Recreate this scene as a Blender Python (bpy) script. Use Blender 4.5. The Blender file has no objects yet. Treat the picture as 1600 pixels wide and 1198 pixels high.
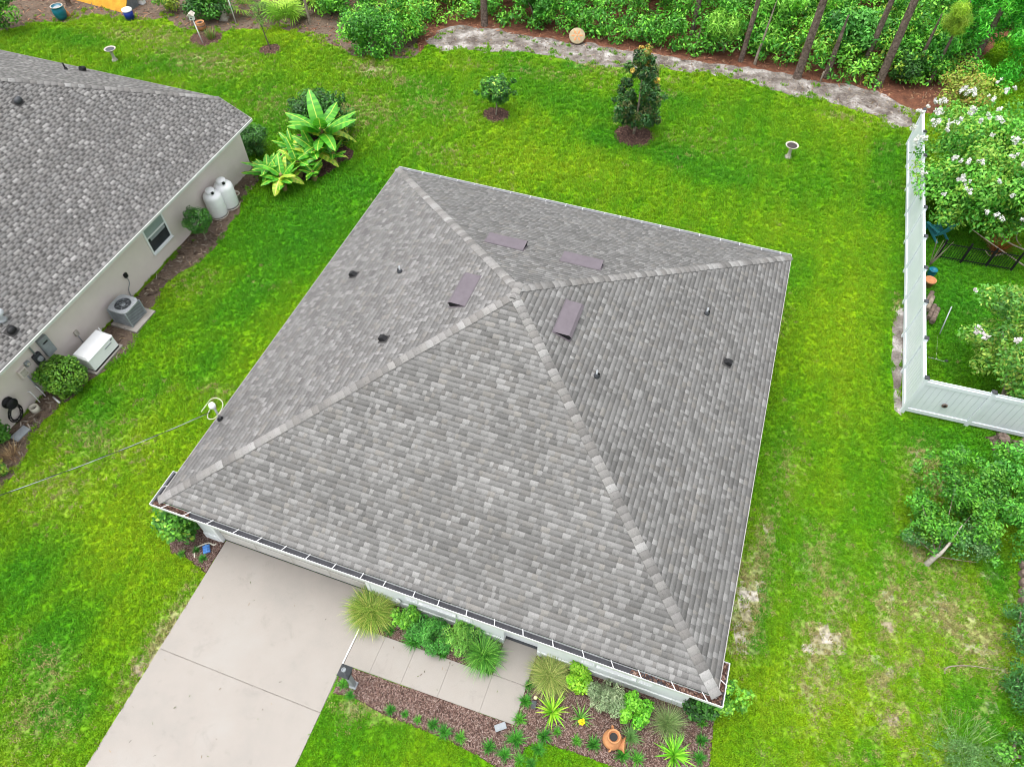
import bpy, bmesh, math, random
import numpy as np
from mathutils import Vector, Matrix

random.seed(7)
RNG = np.random.default_rng(7)
R = math.radians
scene = bpy.context.scene
col = scene.collection

# ---------------------------------------------------------------- camera
CAM_H = 20.2
PITCH = R(53)
FPX = 1120.0
cam_data = bpy.data.cameras.new('camera')
cam_data.sensor_width = 36
cam_data.lens = 36 * FPX / 1600
cam_data.clip_start = 0.1
cam_data.clip_end = 900
cam = bpy.data.objects.new('camera', cam_data)
col.objects.link(cam)
cam.location = (0, 0, CAM_H)
cam.rotation_euler = (R(90) - PITCH, 0, 0)
scene.camera = cam

# ---------------------------------------------------------------- overcast sky and soft sun
SUN_EL, SUN_AZ = 78, 265          # azimuth clockwise from +y
world = bpy.data.worlds.new('World')
scene.world = world
world.use_nodes = True
wn = world.node_tree
bg = wn.nodes['Background']
sky = wn.nodes.new('ShaderNodeTexSky')
sky.sky_type = 'NISHITA'
sky.sun_disc = False
sky.sun_elevation = R(SUN_EL)
sky.sun_rotation = R(SUN_AZ)
sky.dust_density = 4.0
sky.ozone_density = 1.0
hsv = wn.nodes.new('ShaderNodeHueSaturation')   # cloud cover: the blue sky greyed out evenly
hsv.inputs['Saturation'].default_value = 0.22
wn.links.new(sky.outputs[0], hsv.inputs['Color'])
wn.links.new(hsv.outputs[0], bg.inputs[0])
bg.inputs[1].default_value = 0.15
sun_data = bpy.data.lights.new('sun', 'SUN')
sun_data.energy = 0.8
sun_data.angle = R(60)
sun_data.color = (1.0, 0.985, 0.96)
sun = bpy.data.objects.new('sun', sun_data)
col.objects.link(sun)
sun.location = (-10, 20, 40)
_az = R(SUN_AZ)
_d = Vector((math.sin(_az) * math.cos(R(SUN_EL)), math.cos(_az) * math.cos(R(SUN_EL)), math.sin(R(SUN_EL))))
sun.rotation_euler = (-_d).to_track_quat('-Z', 'Y').to_euler()
scene.view_settings.view_transform = 'Standard'
scene.view_settings.look = 'None'
scene.view_settings.exposure = 1.42
scene.view_settings.gamma = 1.0
scene.view_settings.use_curve_mapping = False
scene.cycles.filter_width = 1.0
scene.cycles.max_bounces = 6
scene.cycles.diffuse_bounces = 3
scene.cycles.glossy_bounces = 2
scene.cycles.transmission_bounces = 4
scene.cycles.transparent_max_bounces = 4


# ---------------------------------------------------------------- measuring helpers
def ray(px, py):
    vx, vy = (px - 800) / FPX, (py - 599) / FPX
    return np.array([vx, math.cos(PITCH) - vy * math.sin(PITCH), -math.sin(PITCH) - vy * math.cos(PITCH)])


def g(px, py, z=0.0):
    """a place on the plot, from where it stands in the photograph, at height z"""
    d = ray(px, py)
    t = (z - CAM_H) / d[2]
    return float(d[0] * t), float(d[1] * t)


def g3(px, py, z=0.0):
    x, y = g(px, py, z)
    return Vector((x, y, z))


def S(r, g_, b, k=1.0):
    f = lambda c: (c / 255) / 12.92 if c / 255 <= 0.04045 else ((c / 255 + 0.055) / 1.055) ** 2.4
    return (f(r) * k, f(g_) * k, f(b) * k)


def _hash(ix, iy, seed):
    h = (ix.astype(np.int64) * 374761393 + iy.astype(np.int64) * 668265263 + seed * 974634777) & 0x7fffffff
    h = (h ^ (h >> 13)) * 1274126177 & 0x7fffffff
    return ((h ^ (h >> 16)) & 0xffff) / 65535.0


def vnoise(x, y, seed=0):
    ix, iy = np.floor(x), np.floor(y)
    fx, fy = x - ix, y - iy
    fx, fy = fx * fx * (3 - 2 * fx), fy * fy * (3 - 2 * fy)
    a, b = _hash(ix, iy, seed), _hash(ix + 1, iy, seed)
    c, d = _hash(ix, iy + 1, seed), _hash(ix + 1, iy + 1, seed)
    return (a * (1 - fx) + b * fx) * (1 - fy) + (c * (1 - fx) + d * fx) * fy


def fbm(x, y, seed=0, octv=4):
    v, a, t = 0, 0.5, 0
    for i in range(octv):
        v = v + a * vnoise(x * 2 ** i, y * 2 ** i, seed + i)
        t += a
        a *= 0.5
    return v / t


def sdist(x, y, poly):
    """signed distance to a polygon, negative inside"""
    P = np.asarray(poly, float)
    best = np.full(x.shape, 1e9)
    inside = np.zeros(x.shape, bool)
    n = len(P)
    for i in range(n):
        x0, y0 = P[i]
        x1, y1 = P[(i + 1) % n]
        dx, dy = x1 - x0, y1 - y0
        L = dx * dx + dy * dy + 1e-12
        t = np.clip(((x - x0) * dx + (y - y0) * dy) / L, 0, 1)
        best = np.minimum(best, np.hypot(x - x0 - t * dx, y - y0 - t * dy))
        cond = (y0 > y) != (y1 > y)
        with np.errstate(divide='ignore', invalid='ignore'):
            xi = x0 + (y - y0) * dx / (dy if abs(dy) > 1e-12 else 1e-12)
        inside ^= cond & (x < xi)
    return np.where(inside, -best, best)


# ---------------------------------------------------------------- object helpers
def link(o, parent=None):
    col.objects.link(o)
    if parent is not None:
        o.parent = parent
    return o


def tag(o, label, cat, group=None):
    o['label'] = label
    o['category'] = cat
    if group:
        o['group'] = group
    return o


def thing(name, label, cat, loc=(0, 0, 0), rz=0.0, group=None):
    o = bpy.data.objects.new(name, None)
    o.empty_display_size = 0.2
    link(o)
    o.location = loc
    o.rotation_euler = (0, 0, rz)
    return tag(o, label, cat, group)


def mesh_np(name, V, F, mats, parent=None, cols=None, smooth=False, midx=None):
    """V (n,3), F (m,k) arrays -> one mesh object"""
    V = np.asarray(V, np.float32)
    F = np.asarray(F, np.int32)
    me = bpy.data.meshes.new(name)
    m, k = F.shape
    me.vertices.add(len(V))
    me.vertices.foreach_set('co', V.ravel())
    me.loops.add(m * k)
    me.loops.foreach_set('vertex_index', F.ravel())
    me.polygons.add(m)
    me.polygons.foreach_set('loop_start', np.arange(0, m * k, k, dtype=np.int32))
    if smooth:
        me.polygons.foreach_set('use_smooth', np.ones(m, bool))
    if cols is not None:
        a = me.attributes.new('col', 'FLOAT_COLOR', 'FACE')
        c = np.ones((m, 4), np.float32)
        c[:, :3] = cols
        a.data.foreach_set('color', c.ravel())
    for mm in (mats if isinstance(mats, (list, tuple)) else [mats]):
        me.materials.append(mm)
    if midx is not None:
        me.polygons.foreach_set('material_index', np.asarray(midx, np.int32))
    me.update(calc_edges=True)
    me.validate()
    return link(bpy.data.objects.new(name, me), parent)


class MB:
    """collects simple shapes that belong to ONE object"""

    def __init__(self):
        self.v, self.f, self.m, self.s = [], [], [], []

    def add(self, vs, fs, mi=0, smooth=False):
        b = len(self.v)
        self.v += [tuple(p) for p in vs]
        self.f += [tuple(b + i for i in f) for f in fs]
        self.m += [mi] * len(fs)
        self.s += [smooth] * len(fs)
        return self

    def box(self, c, s, rz=0.0, mi=0, M=None):
        hx, hy, hz = s[0] / 2, s[1] / 2, s[2] / 2
        pts = [Vector((x, y, z)) for z in (-hz, hz) for y in (-hy, hy) for x in (-hx, hx)]
        Mx = M or Matrix.Rotation(rz, 3, 'Z')
        pts = [Mx @ p + Vector(c) for p in pts]
        return self.add(pts, [(0, 2, 3, 1), (4, 5, 7, 6), (0, 1, 5, 4), (2, 6, 7, 3), (0, 4, 6, 2), (1, 3, 7, 5)], mi)

    def tube(self, pts, rad, n=10, mi=0, cap=True, smooth=True):
        pts = [Vector(p) for p in pts]
        rad = list(rad) if isinstance(rad, (list, tuple)) else [rad] * len(pts)
        vs, fs = [], []
        ref = Vector((0.31, 0.77, 0.55))
        prev = None
        for i, p in enumerate(pts):
            t = (pts[min(i + 1, len(pts) - 1)] - pts[max(i - 1, 0)]).normalized()
            if prev is None:
                prev = t.cross(ref).normalized()
            a = (prev - t * prev.dot(t)).normalized()
            prev = a
            b = t.cross(a)
            for k in range(n):
                an = 2 * math.pi * k / n
                vs.append(p + (a * math.cos(an) + b * math.sin(an)) * rad[i])
        for i in range(len(pts) - 1):
            for k in range(n):
                fs.append((i * n + k, i * n + (k + 1) % n, (i + 1) * n + (k + 1) % n, (i + 1) * n + k))
        self.add(vs, fs, mi, smooth)
        if cap:
            b = len(self.v) - len(vs)
            self.f += [tuple(b + k for k in reversed(range(n))), tuple(b + (len(pts) - 1) * n + k for k in range(n))]
            self.m += [mi, mi]
            self.s += [False, False]
        return self

    def lathe(self, prof, n=20, c=(0, 0, 0), mi=0, smooth=True, M=None):
        vs, fs = [], []
        for (r, z) in prof:
            for k in range(n):
                an = 2 * math.pi * k / n
                p = Vector((r * math.cos(an), r * math.sin(an), z))
                if M is not None:
                    p = M @ p
                vs.append(p + Vector(c))
        for i in range(len(prof) - 1):
            for k in range(n):
                fs.append((i * n + k, i * n + (k + 1) % n, (i + 1) * n + (k + 1) % n, (i + 1) * n + k))
        return self.add(vs, fs, mi, smooth)

    def build(self, name, mats, parent=None, bevel=0.0):
        me = bpy.data.meshes.new(name)
        me.from_pydata(self.v, [], self.f)
        for mm in (mats if isinstance(mats, (list, tuple)) else [mats]):
            me.materials.append(mm)
        me.polygons.foreach_set('material_index', np.array(self.m, np.int32))
        me.polygons.foreach_set('use_smooth', np.array(self.s, bool))
        me.update()
        o = link(bpy.data.objects.new(name, me), parent)
        if bevel:
            b = o.modifiers.new('bevel', 'BEVEL')
            b.width = bevel
            b.segments = 2
            b.limit_method = 'ANGLE'
        return o


def copy_tree(o, parent=None):
    c = o.copy()
    link(c, parent)
    for ch in list(o.children):
        copy_tree(ch, c)
    return c


# ---------------------------------------------------------------- materials
def surf(name, c1, c2=None, scale=6.0, rough=0.7, bump=0.0, bscale=40.0, spec=0.3, metal=0.0, c3=None, fine=0.0, world_co=False, lo=0.35, hi=0.65, blotch=0.0):
    m = bpy.data.materials.new(name)
    m.use_nodes = True
    nt = m.node_tree
    b = nt.nodes['Principled BSDF']
    b.inputs['Roughness'].default_value = rough
    b.inputs['Specular IOR Level'].default_value = spec
    b.inputs['Metallic'].default_value = metal
    if world_co:
        co = nt.nodes.new('ShaderNodeNewGeometry').outputs['Position']
    else:
        co = nt.nodes.new('ShaderNodeTexCoord').outputs['Object']
    if c2 is None:
        c2 = tuple(x * 0.82 for x in c1)
    n = nt.nodes.new('ShaderNodeTexNoise')
    n.inputs['Scale'].default_value = scale
    n.inputs['Detail'].default_value = 6
    n.inputs['Roughness'].default_value = 0.62
    nt.links.new(co, n.inputs['Vector'])
    r = nt.nodes.new('ShaderNodeValToRGB')
    r.color_ramp.elements[0].position = lo
    r.color_ramp.elements[1].position = hi
    r.color_ramp.elements[0].color = (*c2, 1)
    r.color_ramp.elements[1].color = (*c1, 1)
    if c3 is not None:
        e = r.color_ramp.elements.new((lo + hi) / 2)
        e.color = (*c3, 1)
    nt.links.new(n.outputs['Fac'], r.inputs['Fac'])
    out = r.outputs['Color']
    if fine:
        n3 = nt.nodes.new('ShaderNodeTexNoise')
        n3.inputs['Scale'].default_value = bscale
        n3.inputs['Detail'].default_value = 3
        nt.links.new(co, n3.inputs['Vector'])
        mr = nt.nodes.new('ShaderNodeMapRange')
        mr.inputs[1].default_value, mr.inputs[2].default_value = 0.3, 0.7
        mr.inputs[3].default_value, mr.inputs[4].default_value = 1 - fine, 1 + fine
        nt.links.new(n3.outputs['Fac'], mr.inputs[0])
        mx = nt.nodes.new('ShaderNodeVectorMath')
        mx.operation = 'SCALE'
        nt.links.new(out, mx.inputs[0])
        nt.links.new(mr.outputs[0], mx.inputs['Scale'])
        out = mx.outputs[0]
    if blotch:
        n4 = nt.nodes.new('ShaderNodeTexNoise')
        n4.inputs['Scale'].default_value = 1.7
        n4.inputs['Detail'].default_value = 8
        n4.inputs['Roughness'].default_value = 0.7
        n4.inputs['Distortion'].default_value = 0.6
        nt.links.new(co, n4.inputs['Vector'])
        m4 = nt.nodes.new('ShaderNodeMapRange')
        m4.inputs[1].default_value, m4.inputs[2].default_value = 0.56, 0.78
        m4.inputs[3].default_value, m4.inputs[4].default_value = 1.0, 1 - blotch
        nt.links.new(n4.outputs['Fac'], m4.inputs[0])
        x4 = nt.nodes.new('ShaderNodeVectorMath')
        x4.operation = 'SCALE'
        nt.links.new(out, x4.inputs[0])
        nt.links.new(m4.outputs[0], x4.inputs['Scale'])
        out = x4.outputs[0]
    nt.links.new(out, b.inputs['Base Color'])
    if bump:
        n2 = nt.nodes.new('ShaderNodeTexNoise')
        n2.inputs['Scale'].default_value = bscale
        n2.inputs['Detail'].default_value = 4
        nt.links.new(co, n2.inputs['Vector'])
        bp = nt.nodes.new('ShaderNodeBump')
        bp.inputs['Strength'].default_value = bump
        bp.inputs['Distance'].default_value = 0.02
        nt.links.new(n2.outputs['Fac'], bp.inputs['Height'])
        nt.links.new(bp.outputs[0], b.inputs['Normal'])
    return m


def attr_mat(name, rough=0.6, spec=0.3, transl=0.0, island=0.25, fine=0.0, fscale=60.0, bump=0.0, instancer=False):
    """takes each piece's own colour from the attribute col, varied a little from piece to piece"""
    m = bpy.data.materials.new(name)
    m.use_nodes = True
    nt = m.node_tree
    b = nt.nodes['Principled BSDF']
    b.inputs['Roughness'].default_value = rough
    b.inputs['Specular IOR Level'].default_value = spec
    a = nt.nodes.new('ShaderNodeAttribute')
    a.attribute_name = 'col'
    if instancer:
        a.attribute_type = 'INSTANCER'
    out = a.outputs['Color']
    geo = nt.nodes.new('ShaderNodeNewGeometry')

    def scale_by(sock, lo, hi, a0=0.0, a1=1.0):
        nonlocal out
        mr = nt.nodes.new('ShaderNodeMapRange')
        mr.inputs[1].default_value, mr.inputs[2].default_value = a0, a1
        mr.inputs[3].default_value, mr.inputs[4].default_value = lo, hi
        nt.links.new(sock, mr.inputs[0])
        mx = nt.nodes.new('ShaderNodeVectorMath')
        mx.operation = 'SCALE'
        nt.links.new(out, mx.inputs[0])
        nt.links.new(mr.outputs[0], mx.inputs['Scale'])
        out = mx.outputs[0]

    if island:
        scale_by(geo.outputs['Random Per Island'], 1 - island, 1 + island)
    if fine:
        co = nt.nodes.new('ShaderNodeTexCoord').outputs['Object']
        n = nt.nodes.new('ShaderNodeTexNoise')
        n.inputs['Scale'].default_value = fscale
        n.inputs['Detail'].default_value = 3
        nt.links.new(co, n.inputs['Vector'])
        scale_by(n.outputs['Fac'], 1 - fine, 1 + fine, 0.3, 0.7)
        n5 = nt.nodes.new('ShaderNodeTexNoise')
        n5.inputs['Scale'].default_value = 0.9
        n5.inputs['Detail'].default_value = 3
        nt.links.new(co, n5.inputs['Vector'])
        scale_by(n5.outputs['Fac'], 0.93, 1.07, 0.3, 0.7)
        if bump:
            bp = nt.nodes.new('ShaderNodeBump')
            bp.inputs['Strength'].default_value = bump
            bp.inputs['Distance'].default_value = 0.01
            nt.links.new(n.outputs['Fac'], bp.inputs['Height'])
            nt.links.new(bp.outputs[0], b.inputs['Normal'])
    nt.links.new(out, b.inputs['Base Color'])
    if transl:
        t = nt.nodes.new('ShaderNodeBsdfTranslucent')
        nt.links.new(out, t.inputs['Color'])
        ms = nt.nodes.new('ShaderNodeMixShader')
        ms.inputs[0].default_value = transl
        nt.links.new(b.outputs[0], ms.inputs[1])
        nt.links.new(t.outputs[0], ms.inputs[2])
        nt.links.new(ms.outputs[0], nt.nodes['Material Output'].inputs['Surface'])
    return m


K = 0.72      # albedo scale of upright and leafy surfaces
KR = 0.395     # of the weathered flat ones (roof, concrete)
M = {}
M['shingle'] = attr_mat('asphalt shingle granules', 0.9, 0.15, 0, 0.10, fine=0.16, fscale=55, bump=0.25)
M['leaf'] = attr_mat('leaf', 0.5, 0.35, 0.25, 0.3)
M['blade'] = attr_mat('grass blade', 0.6, 0.25, 0.2, 0.36, instancer=True)
M['litter'] = attr_mat('litter chips', 0.9, 0.1, 0, 0.3)
M['lawn'] = attr_mat('lawn thatch', 1.0, 0.05, 0, 0, fine=0.55, fscale=9, bump=0.6)
M['deck'] = surf('roof underlay', S(95, 93, 92, KR), rough=0.95)
M['white'] = surf('white painted metal', (0.78, 0.785, 0.79), (0.73, 0.735, 0.74), 3, 0.4, spec=0.4)
M['vinyl'] = surf('white vinyl', S(230, 236, 240, .86), S(221, 228, 233, .86), 1.2, 0.35, spec=0.4)
M['gutter_in'] = surf('weathered shaded gutter inside', S(62, 63, 68, K), S(48, 49, 54, K), 4, 0.7)  # dirt and the shade inside the trough, both put into this dark colour
M['stucco'] = surf('pale grey stucco', S(236, 240, 240, .84), S(226, 230, 230, .84), 1.5, 0.9, 0.35, 60, 0.1)
M['stucco2'] = surf('beige stucco', S(236, 224, 217, .8), S(228, 216, 209, .8), 0.8, 0.9, 0.3, 60, 0.1)
M['trim'] = surf('white trim', S(240, 242, 242, .86), S(232, 235, 235, .86), 2, 0.6)
M['door'] = surf('cream garage door', S(214, 212, 206, K), S(196, 192, 182, K), 1.3, 0.6, lo=0.3, hi=0.6)
M['glass'] = surf('window glass', S(60, 70, 74, K), S(42, 50, 54, K), 1, 0.08, spec=0.6)
M['blind'] = surf('window blind', S(165, 180, 175, K), S(150, 166, 162, K), 2, 0.5)
M['fascia'] = surf('pale drip edge', S(182, 178, 174, K * .8), None, 3, 0.6)
M['vent'] = surf('purple brown painted vent', S(128, 119, 126, K * .7), S(118, 109, 116, K * .7), 4, 0.55)
M['black'] = surf('black rubber', S(34, 34, 36, K), S(24, 24, 26, K), 6, 0.6)
M['darkgrey'] = surf('dark grey metal', S(75, 78, 82, K), S(60, 62, 66, K), 6, 0.5)
M['grey'] = surf('grey painted metal', S(168, 174, 178, K), S(146, 152, 156, K), 5, 0.5)
M['steel'] = surf('galvanised steel', S(196, 200, 204, K), S(170, 174, 178, K), 12, 0.45, metal=0.2)
M['concrete'] = surf('pale concrete', S(214, 208, 200, 0.405), S(201, 195, 187, 0.405), 0.55, 0.9, 0.15, 90, 0.15, c3=S(210, 202, 193, 0.405), fine=0.07, blotch=0.2, lo=0.3, hi=0.7)
M['conc_side'] = surf('grey concrete', S(176, 170, 162, K), S(150, 144, 136, K), 3, 0.9, 0.2, 60)
M['soil'] = surf('dark damp soil', S(104, 88, 77, K * .85), S(74, 62, 54, K * .85), 3.5, 1.0, 0.8, 25, 0.05, c3=S(128, 112, 98, K * .85), world_co=True, fine=0.3)
M['sand'] = surf('grey white sand', S(206, 201, 196, K * .85), S(108, 98, 92, K * .8), 1.3, 1.0, 0.7, 16, 0.05, c3=S(150, 142, 135, K * .8), world_co=True, fine=0.35, lo=0.34, hi=0.68)
M['straw'] = surf('red brown pine straw', S(136, 92, 72, K), S(96, 66, 54, K), 3.0, 1.0, 0.8, 30, 0.05, world_co=True, fine=0.35)
M['mulch'] = surf('brown mulch', S(108, 86, 78, K * .9), S(74, 58, 52, K * .9), 6.0, 1.0, 0.9, 40, 0.05, c3=S(92, 72, 66, K * .9), world_co=True, fine=0.3)
M['gutter'] = surf('white gutter enamel', (0.62, 0.625, 0.63), (0.54, 0.545, 0.55), 2.5, 0.45, spec=0.4)
M['bark'] = surf('pine bark', S(140, 124, 114, K), S(82, 70, 62, K), 7, 0.95, 1.0, 18, 0.05, fine=0.3)
M['bark_pale'] = surf('pale bark', S(178, 166, 150, K), S(128, 116, 102, K), 8, 0.9, 0.6, 30, 0.1)
M['terracotta'] = surf('terracotta', S(214, 154, 106, K), S(192, 130, 86, K), 5, 0.8, 0.15, 30)
M['teal'] = surf('teal glaze', S(30, 128, 150, K), S(22, 104, 126, K), 4, 0.3, spec=0.5)
M['fascia2'] = surf('white drip edge', S(226, 228, 224, K), None, 3, 0.6)
M['turquoise'] = surf('turquoise painted wood', S(84, 178, 188, K), S(66, 156, 168, K), 5, 0.6)
M['blue'] = surf('blue plastic', S(34, 62, 160, K), S(26, 50, 136, K), 4, 0.4)
M['skyblue'] = surf('light blue plastic', S(96, 150, 220, K), S(76, 130, 204, K), 6, 0.4)
M['ochre'] = surf('ochre sheet', S(226, 172, 46, K), S(200, 140, 30, K), 2.2, 0.6)
M['cast'] = surf('weathered cast stone', S(214, 208, 196, K), S(176, 168, 154, K), 9, 0.9, 0.3, 40)
M['darkwater'] = surf('dark water', S(58, 44, 38, K), S(44, 34, 30, K), 3, 0.1, spec=0.5)
M['log'] = surf('weathered log', S(146, 128, 116, K), S(98, 84, 76, K), 9, 0.95, 0.6, 30)
M['bark_white'] = surf('whitish bark', S(206, 200, 188, K), S(168, 160, 146, K), 9, 0.9, 0.4, 30, 0.1)
M['disc'] = surf('pale sandstone', S(200, 184, 150, K * .8), S(180, 162, 128, K * .8), 6, 0.9)
M['bulb'] = surf('pale globe', S(240, 226, 180, K), None, 3, 0.3)
M['cream'] = surf('cream vinyl pipe', S(232, 226, 208, K), None, 5, 0.5)


# ================================================================ frames of the two houses
TH = R(-19.36)
HX, HY = g(247, 781, 2.6)
W, D, EAVE, SLOPE = 15.3, 15.55, 2.6, 0.4167
OV = 0.36          # side overhang
WF = 0.28          # front wall plane
TH2 = R(-19.5)
NX, NY = g(393, 185, 2.6)


def h2w(lx, ly, z=0.0):
    c, s = math.cos(TH), math.sin(TH)
    return Vector((HX + lx * c - ly * s, HY + lx * s + ly * c, z))


def w2h(x, y):
    c, s = math.cos(TH), math.sin(TH)
    x, y = x - HX, y - HY
    return x * c + y * s, -x * s + y * c


def n2w(lx, ly, z=0.0):
    c, s = math.cos(TH2), math.sin(TH2)
    return Vector((NX + lx * c - ly * s, NY + lx * s + ly * c, z))


def w2n(x, y):
    c, s = math.cos(TH2), math.sin(TH2)
    x, y = x - NX, y - NY
    return x * c + y * s, -x * s + y * c


def px_poly(pts):
    return [g(*p) for p in pts]


def h_poly(pts):
    return [tuple(h2w(*p)[:2]) for p in pts]


# ================================================================ where things lie on the ground
DRIVE = h_poly([(1.0, WF), (1.12, -16), (6.15, -16), (6.0, -0.69), (5.9, WF)])
WALK = h_poly([(5.98, -0.68), (9.94, -0.64), (9.94, WF + 0.35), (10.9, WF + 0.35), (10.9, -1.62), (5.98, -1.72)])
BED_A = h_poly([(5.9, WF), (5.98, -0.68), (9.94, -0.64), (9.94, WF)])
BED_B = h_poly([(6.02, -1.72), (10.9, -1.62), (10.9, WF), (15.0, WF), (15.1, 0.9), (15.75, 0.9), (15.85, -0.9), (15.8, -2.2), (14.3, -2.35), (13.7, -1.72), (12.6, -1.72), (11.75, -1.75), (11.35, -2.0), (11.2, -2.75), (10.4, -2.62), (9.4, -2.52), (7.6, -2.5), (6.6, -2.4), (6.1, -2.5)])
BED_L = h_poly([(0.98, WF), (0.4, WF), (0.4, 0.9), (-0.2, 0.8), (-0.5, 0.25), (-0.58, -0.3), (-0.35, -0.55), (0.2, -0.52), (0.7, -0.68), (1.0, -0.75)])
DIRT = px_poly([(392, 250), (408, 280), (380, 318), (350, 372), (310, 410), (262, 442), (232, 485), (212, 538), (182, 564), (146, 588), (106, 626), (64, 660), (46, 704), (20, 745), (-40, 790), (-40, 690), (25, 664), (78, 607), (226, 450), (302, 363), (386, 258)])
BEDBAN = px_poly([(425, 262), (462, 288), (505, 276), (550, 248), (553, 236), (520, 215), (465, 210), (440, 240)])
BACKDIRT = px_poly([(-120, 70), (0, 46), (55, 36), (100, 36), (150, 22), (215, 33), (258, 30), (290, 48), (340, 52), (400, 44), (470, 50), (520, 72), (560, 90), (640, 92), (668, 70), (690, 45), (690, -60), (-120, -60)])
SAND = px_poly([(668, 66), (684, 50), (704, 42), (760, 44), (850, 60), (900, 67), (1000, 80), (1100, 97), (1200, 110), (1290, 130), (1370, 142), (1404, 160), (1432, 176), (1424, 196), (1396, 200), (1368, 184), (1300, 162), (1205, 142), (1150, 122), (1050, 108), (980, 107), (900, 96), (820, 82), (775, 80), (740, 78), (690, 80)])
WOODFLOOR = px_poly([(655, 84), (690, 50), (760, 48), (850, 64), (900, 72), (1000, 86), (1100, 102), (1200, 116), (1290, 136), (1370, 150), (1404, 166), (1440, 178), (1475, 182), (1560, 60), (1900, 60), (1900, -230), (-500, -230), (-500, -40), (640, -20)])
WOOD2 = px_poly([(470, 20), (498, 46), (545, 66), (600, 50), (650, 60), (700, 30), (700, -60), (240, -60), (380, -14)])
FENCESAND = px_poly([(1396, 640), (1392, 560), (1398, 490), (1410, 480), (1412, 560), (1408, 650)])
HOUSE = h_poly([(OV, WF), (W - OV, WF), (W - OV, D - OV), (OV, D - OV)])
HOUSE2 = [tuple(n2w(*p)[:2]) for p in [(-0.8, -0.17), (-0.8, -24), (-18, -24), (-18, -0.17)]]
RINGS = [(g(990, 212), 0.95), (g(775, 180), 0.68), (g(423, 78), 0.6), (g(322, 60), 0.9)]
HARD = [DRIVE, WALK, BED_A, BED_B, BED_L, HOUSE, HOUSE2, DIRT, BEDBAN, BACKDIRT, SAND, WOODFLOOR, FENCESAND]
SOFT = {id(DIRT): 0.4, id(BACKDIRT): 1.2, id(SAND): 1.1, id(FENCESAND): 0.25, id(BEDBAN): 0.15}

# worn, dry or lush places of the turf: pixel centre, radius in metres along x and y, strength
DRY = [((320, 95), 2.6, 1.2, .6), ((250, 60), 2.2, 1.0, .45), ((190, 55), 1.4, .6, .5), ((580, 108), 1.3, .7, .9), ((560, 70), 1.6, .8, .6), ((450, 170), 2.2, 1.3, .35),
       ((560, 175), 2.2, 1.5, .5), ((1170, 930), .45, 1.5, 1.1), ((1160, 985), .4, .8, 1.0), ((1195, 840), .3, 1.2, .7), ((1290, 1000), .55, .5, 1.25), ((1270, 1020), .4, .3, .9),
       ((1390, 950), .35, 1.4, .75), ((1380, 1060), .4, .5, .8), ((1395, 1125), .3, .3, .9), ((1480, 760), 1.2, .8, .65), ((1440, 720), .6, .6, .7), ((1480, 960), 1.3, 1.2, .6), ((1530, 1010), .8, .8, .7),
       ((1440, 870), .8, .5, .7), ((1270, 1065), .6, .6, .6), ((250, 1000), .35, 1.5, .95), ((225, 1040), .3, .6, .8), ((60, 1120), 1.0, .8, .45), ((80, 1045), .8, .5, .4), ((1280, 870), .4, .9, .5),
       ((340, 610), 0.8, .4, .3), ((150, 690), 1.6, .8, .35), ((90, 760), 1.2, .8, .35), ((690, 240), 1.6, .8, .2), ((960, 110), 2.5, .7, .4), ((1315, 185), 1.0, .5, .35), ((1100, 225), 2, 1, .15),
       ((300, 440), 1.0, .7, .25), ((690, 170), 2.0, 1.0, .3), ((850, 115), 3, .6, .25), ((1300, 920), .8, .8, .4), ((1230, 730), .5, 1.2, .35), ((1215, 500), .35, .9, .45), ((575, 1105), .9, .3, .5), ((545, 1110), .4, .3, .6), ((640, 130), 1.2, .6, .4), ((1405, 480), .2, .6, .8)]
YELLOW = [((150, 850), 2.2, 2.2, .5), ((250, 720), 1.5, 2.5, .35), ((1330, 560), .9, 4, .4), ((1290, 750), 1.0, 2.2, .4), ((700, 200), 3, 1.5, .3), ((1330, 1100), 1.5, 1.0, .45), ((200, 950), 1.0, 1.6, .4), ((830, 250), 3.0, .8, .3), ((1180, 300), 2.0, 1.0, .3), ((450, 60), 2, 1, .3)]
LUSH = [((470, 360), 2.2, 3.0, .9), ((380, 470), 1.5, 2.4, .7), ((330, 560), 1.0, 1.6, .7), ((545, 290), 2.0, 1.5, .8), ((30, 890), 1.8, 1.6, .8), ((90, 990), .9, 1.4, .7), ((80, 1110), .35, .5, .9), ((130, 1100), .4, .6, .9),
        ((1185, 950), .3, .9, .9), ((1180, 1000), .5, .6, .7), ((1390, 250), .9, 3, .7), ((1240, 430), .8, 2, .6), ((1500, 700), 2.0, 1.0, .9), ((900, 160), 2.4, 1.2, .45), ((950, 215), 1.2, .8, .9), ((1050, 245), 1.5, .8, .7),
        ((1120, 270), 2.5, 1.0, .5), ((150, 640), 1.2, 1.6, .6), ((240, 600), 1.0, 1.4, .4), ((420, 130), 2.0, 1.5, .3), ((120, 60), 2.5, 1.0, .5), ((1030, 150), 1.5, .7, .6), ((1500, 450), 2.5, 4.0, .9), ((1560, 900), .6, 1, .8), ((1540, 1130), 1.2, .9, .7), ((1350, 1170), .8, .6, .4), ((600, 1150), 1.5, .8, .2), ((900, 105), .6, .3, .9), ((820, 110), .5, .3, .8), ((1200, 120), .8, .3, .6)]


def bumps(x, y, lst):
    v = np.zeros(x.shape)
    for (p, rx, ry, s) in lst:
        cx, cy = g(*p)
        dx, dy = x - cx, y - cy
        c, s_ = math.cos(TH), math.sin(TH)
        u, w = (dx * c + dy * s_) / rx, (-dx * s_ + dy * c) / ry
        v = np.maximum(v, s * np.exp(-(u * u + w * w)))
    return v


C_MID, C_YEL, C_DEEP, C_DRY = [np.array(S(*c)) for c in ((92, 153, 16), (128, 168, 22), (60, 138, 26), (178, 172, 122))]


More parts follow.
